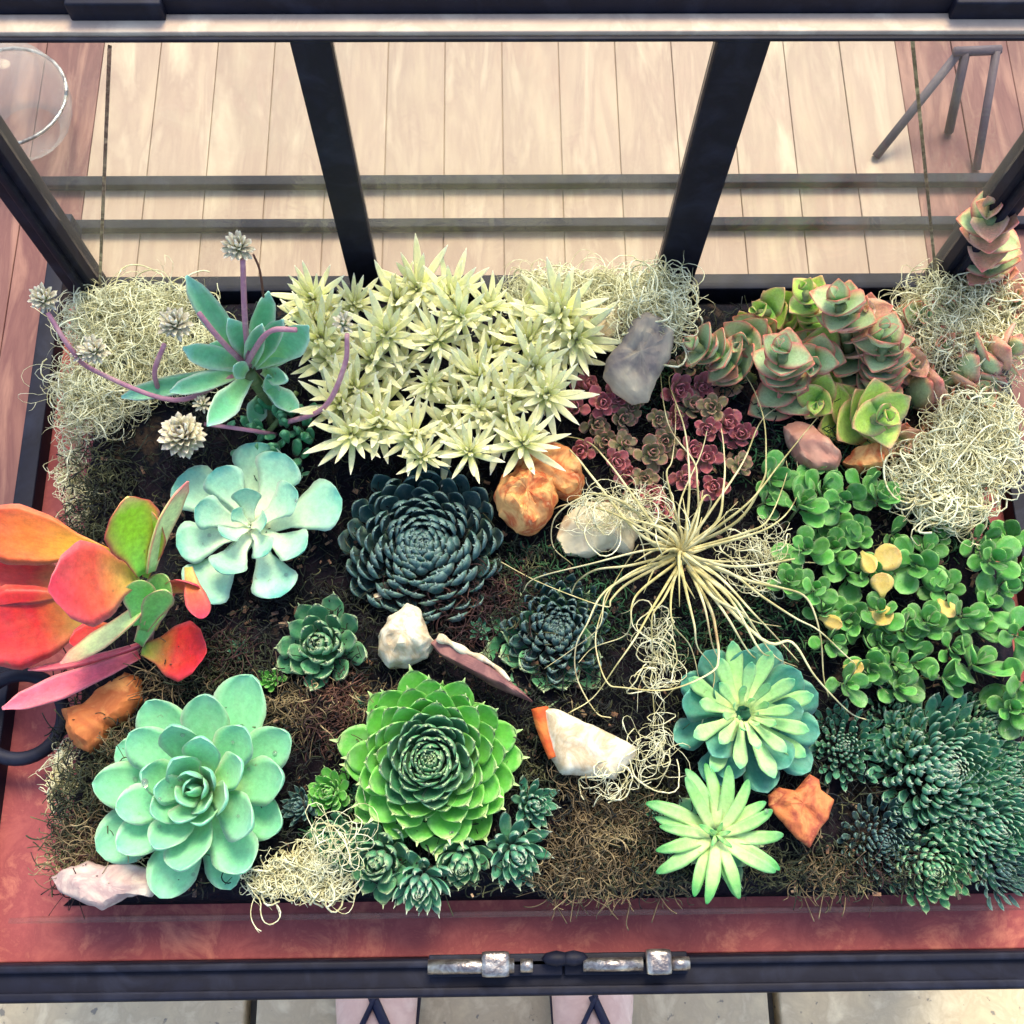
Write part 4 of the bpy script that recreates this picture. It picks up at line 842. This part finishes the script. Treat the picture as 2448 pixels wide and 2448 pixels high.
m_rd=noisemat('moss_russet',[(84,56,54),(54,38,42),(124,88,74)],40,.9)
m_gn=noisemat('moss_green',[(60,110,66),(44,84,60),(90,130,80)],40,.9)
allb=[(500,900,420,320),(500,1400,430,320),(1000,1150,400,300),(1000,1500,400,240),(1450,900,420,320),(1500,1400,440,330),(900,700,600,160)]
moss('dark_moss',m_dk,allb,14000,21,r=.00035,ln=(4,9),seglen=.0016)
moss('olive_moss',m_ol,allb,5200,22,r=.00026,ln=(4,10),seglen=.0016)
moss('olive_moss_tufts',m_ol,[(200,900,60,60),(160,1000,50,60),(210,1450,60,120),(150,1560,60,120),(420,1260,100,60),(1000,1450,60,80),(1230,1500,60,50),(1600,1650,200,60),(900,1690,300,24),(1180,1640,120,70),(1300,1700,300,16),(980,1100,60,80)],3600,23,r=.00036,ln=(4,11),seglen=.0016,curl=.9)
moss('tan_moss',m_tan,[(1140,1610,110,80),(1160,1540,70,50),(1080,1660,80,40),(1560,1660,60,40),(1220,1680,100,24),(560,1340,60,40),(240,1500,40,140),(160,1600,60,60),(700,1330,50,30),(1080,1440,40,60),(330,1270,60,40)],3200,24,r=.00026,ln=(6,15),seglen=.0016,curl=.9)
moss('russet_moss',m_rd,[(640,1360,80,60),(420,1230,60,40),(640,1310,60,30),(850,1120,120,40),(1650,1640,60,30),(170,1640,60,80),(960,1120,50,50),(880,1180,50,40)],1800,25,r=.00028,ln=(5,13),seglen=.0016,curl=.9)
moss('green_moss',m_gn,[(1050,1080,120,60),(1130,1150,80,60),(1300,1200,80,60),(1850,1000,120,60),(1460,1180,120,80),(1280,720,120,80),(1500,860,200,60),(690,1560,120,60),(1750,700,160,80)],2600,26,r=.0004,ln=(3,8),seglen=.0015)
mb=MB(); rnd=random.Random(77)
for i in range(900):
    x=rnd.uniform(150,1900); y=rnd.uniform(850,1690)
    if x<xl(y)+10: continue
    p=at(x,y,.046+rnd.uniform(-.002,.004)); p.x=min(p.x,XR-.006); a=rnd.random()*6.28; L_=rnd.uniform(.0012,.0045)
    mb.box(p,(L_,L_*rnd.uniform(.25,.7),.0009),Matrix.Rotation(a,3,'Z')@Matrix.Rotation(rnd.uniform(-.5,.5),3,'X')@Matrix.Rotation(rnd.uniform(-.4,.4),3,'Y'))
tag(ob('bark_crumbs',mesh('bark_crumbs',mb.v,mb.f,noisemat('crumb',[(90,66,54),(140,108,84),(60,48,50),(176,150,120)],120,.85),False)),kind='stuff')
# ---------------------------------------------------------------- water drops
wd=bpy.data.materials.new('water'); wd.use_nodes=True; b=wd.node_tree.nodes['Principled BSDF']; b.inputs['Transmission Weight'].default_value=.9; b.inputs['Roughness'].default_value=.02; b.inputs['IOR'].default_value=1.33
# ---------------------------------------------------------------- feet of the photographer
M_skin=noisemat('skin',[(228,198,184),(214,180,168),(236,210,196)],30,.5,bump=.1)
M_strap=noisemat('strap',[(26,34,66),(20,26,52)],60,.5)
M_sole=noisemat('sole',[(60,56,66),(40,40,54)],60,.8)
def foot(px):
    c_=at(px,1925,GZ+.07); fx=c_.x; y0=c_.y-.10       # heel
    per=empty('person',(fx,y0,GZ),None,None); return per
pe=empty('person',(at(910,1925,GZ).x,at(910,1925,GZ).y,GZ),'person standing in front of the case in dark strappy sandals, only the feet seen','person')
for px,ang in((716,.04),(1106,-.06)):
    c_=at(px,1918,GZ+.07); heel=Vector((c_.x,c_.y-.15,GZ+.012)); Rm=Matrix.Rotation(ang,3,'Z')
    T=lambda x,y,z:(heel+Rm@Vector((x,y,z)))-pe.location
    mb=MB(); secs=[]
    for (y,z,rx,rz) in((-.02,.03,.012,.02),(0,.035,.030,.034),(.04,.042,.036,.042),(.09,.045,.038,.042),(.13,.036,.043,.034),(.17,.026,.047,.024),(.20,.018,.046,.016),(.215,.014,.036,.010)):
        secs.append((T(0,y,z),Rm@Vector((rx,0,0)),Vector((0,0,rz))))
    mb.loft(secs)
    for k,(tx,ty,tr) in enumerate(((-.030,.235,.012),(-.010,.240,.0085),(.007,.234,.008),(.021,.225,.0075),(.034,.213,.007))):
        if px>900: tx=-tx
        if False: pass
        mb.tube([T(tx*.95,.19,.014),T(tx,ty-.018,.015),T(tx,ty,.010)],tr,8); mb.ball(T(tx,ty,.010),tr)
    # ankle and shin
    secs=[]
    for (y,z,rx,ry) in((.045,.03,.034,.05),(.035,.08,.031,.042),(.025,.13,.032,.040),(.015,.22,.042,.048),(.005,.30,.052,.056),(0,.38,.050,.052),(.0,.44,.054,.056)):
        secs.append((T(0,y-.005,z),Rm@Vector((rx,0,0)),Rm@Vector((0,ry,0))))
    mb.loft(secs)
    o=mb.build('foot',M_skin,pe,smooth=True)
    rm=o.modifiers.new('r','REMESH'); rm.mode='VOXEL'; rm.voxel_size=.0035; rm.use_smooth_shade=True
    sm=o.modifiers.new('s','SMOOTH'); sm.iterations=6
    s=MB(); sec=[]
    k=[(-.045,-.03),(-.05,.06),(-.046,.12),(-.055,.19),(-.045,.235),(-.02,.252),(.02,.25),(.045,.23),(.055,.18),(.046,.12),(.048,.05),(.042,-.03),(0,-.045)]
    n0=len(s.v)
    for zz in(-.011,.001):
        for (a,b_) in k: s.v.append(Vector(T(a*.9,b_,zz)))
    m_=len(k); s.f+= [list(range(m_)),[m_+i for i in range(m_)][::-1]]+[[i,(i+1)%m_,m_+(i+1)%m_,m_+i] for i in range(m_)]
    s.build('sandal_sole',M_sole,pe)
    def over(y): # height of the instep surface
        pr=[(0,.07),(.04,.084),(.09,.088),(.13,.071),(.17,.051),(.20,.035)]
        for (a,h1),(b2,h2) in zip(pr,pr[1:]):
            if y<=b2: return h1+(h2-h1)*max(0,(y-a))/(b2-a)
        return .03
    for (xa,ya,xb,yb) in((-.040,.09,.002,.170),(.040,.09,-.002,.170),(-.041,.205,.041,.200)):
        P=[]
        for i in range(13):
            t=i/12; x=xa+(xb-xa)*t; y=ya+(yb-ya)*t; hw=.042; zc=.03; H_=over(y)-zc
            P.append(T(x,y,zc+(H_+.0015)*math.sqrt(max(.02,1-(x/hw)**2*.97))))
        MB().tube(P,.0055,8,flat=.5).build('strap',M_strap,pe,smooth=True)

bpy.context.view_layer.update(); dg=bpy.context.evaluated_depsgraph_get()
wm_=None
DL={(270,1478):'largest of all, on the left leaf of the aqua echeveria',(255,1470):'just left of the largest drop',(300,1508):'below and right of the largest drop',(340,1470):'left of the heart of the aqua echeveria',(470,1450):'on the upper right leaf of the aqua echeveria',(345,1385):'on the topmost left leaf of the aqua echeveria',(440,1400):'on the topmost right leaf of the aqua echeveria',(520,1420):'at the far right leaf tip of the aqua echeveria',(300,1560):'on the lower left leaf of the aqua echeveria',(365,1650):'on the lowest leaf of the aqua echeveria',(450,1540):'on the lower right leaf of the aqua echeveria',(262,1535):'on the left leaf below the largest drop',(470,980):'near the white heart of the pale mint echeveria',(540,1085):'on the bottom right leaf of the pale mint echeveria',(395,1010):'on the left leaf of the pale mint echeveria',(1445,1530):'between the pinwheel echeveria and the dry heart leaf',(560,945):'on the right leaf of the pale mint echeveria'}
for x,y,r_ in((270,1478,9),(255,1470,5),(300,1508,4),(340,1470,4),(470,1450,4),(345,1385,5),(440,1400,3.5),(520,1420,5),(300,1560,4),(365,1650,4),(450,1540,3.5),(262,1535,3),(470,980,4),(540,1085,4),(395,1010,4),(1445,1530,5),(560,945,4)):
    hit,loc,nm,_,ho,_m=S.ray_cast(dg,Vector((0,0,CZ)),ray(x,y))
    if not hit: continue
    if wm_ is None: wm_=mesh('drop',*(lambda b:(b.v,b.f))(MB().ball((0,0,0),1,(1,1,.75),8,12)),wd)
    o=ob('water_drop',wm_); rr_=r_*mpp(x,y,loc.z); o.scale=(rr_,)*3; o.rotation_euler=nm.to_track_quat('Z','Y').to_euler(); o.location=loc+nm*rr_*.35
    tag(o,'clear water drop '+DL[(x,y)],'water drop','water drops on the leaves')
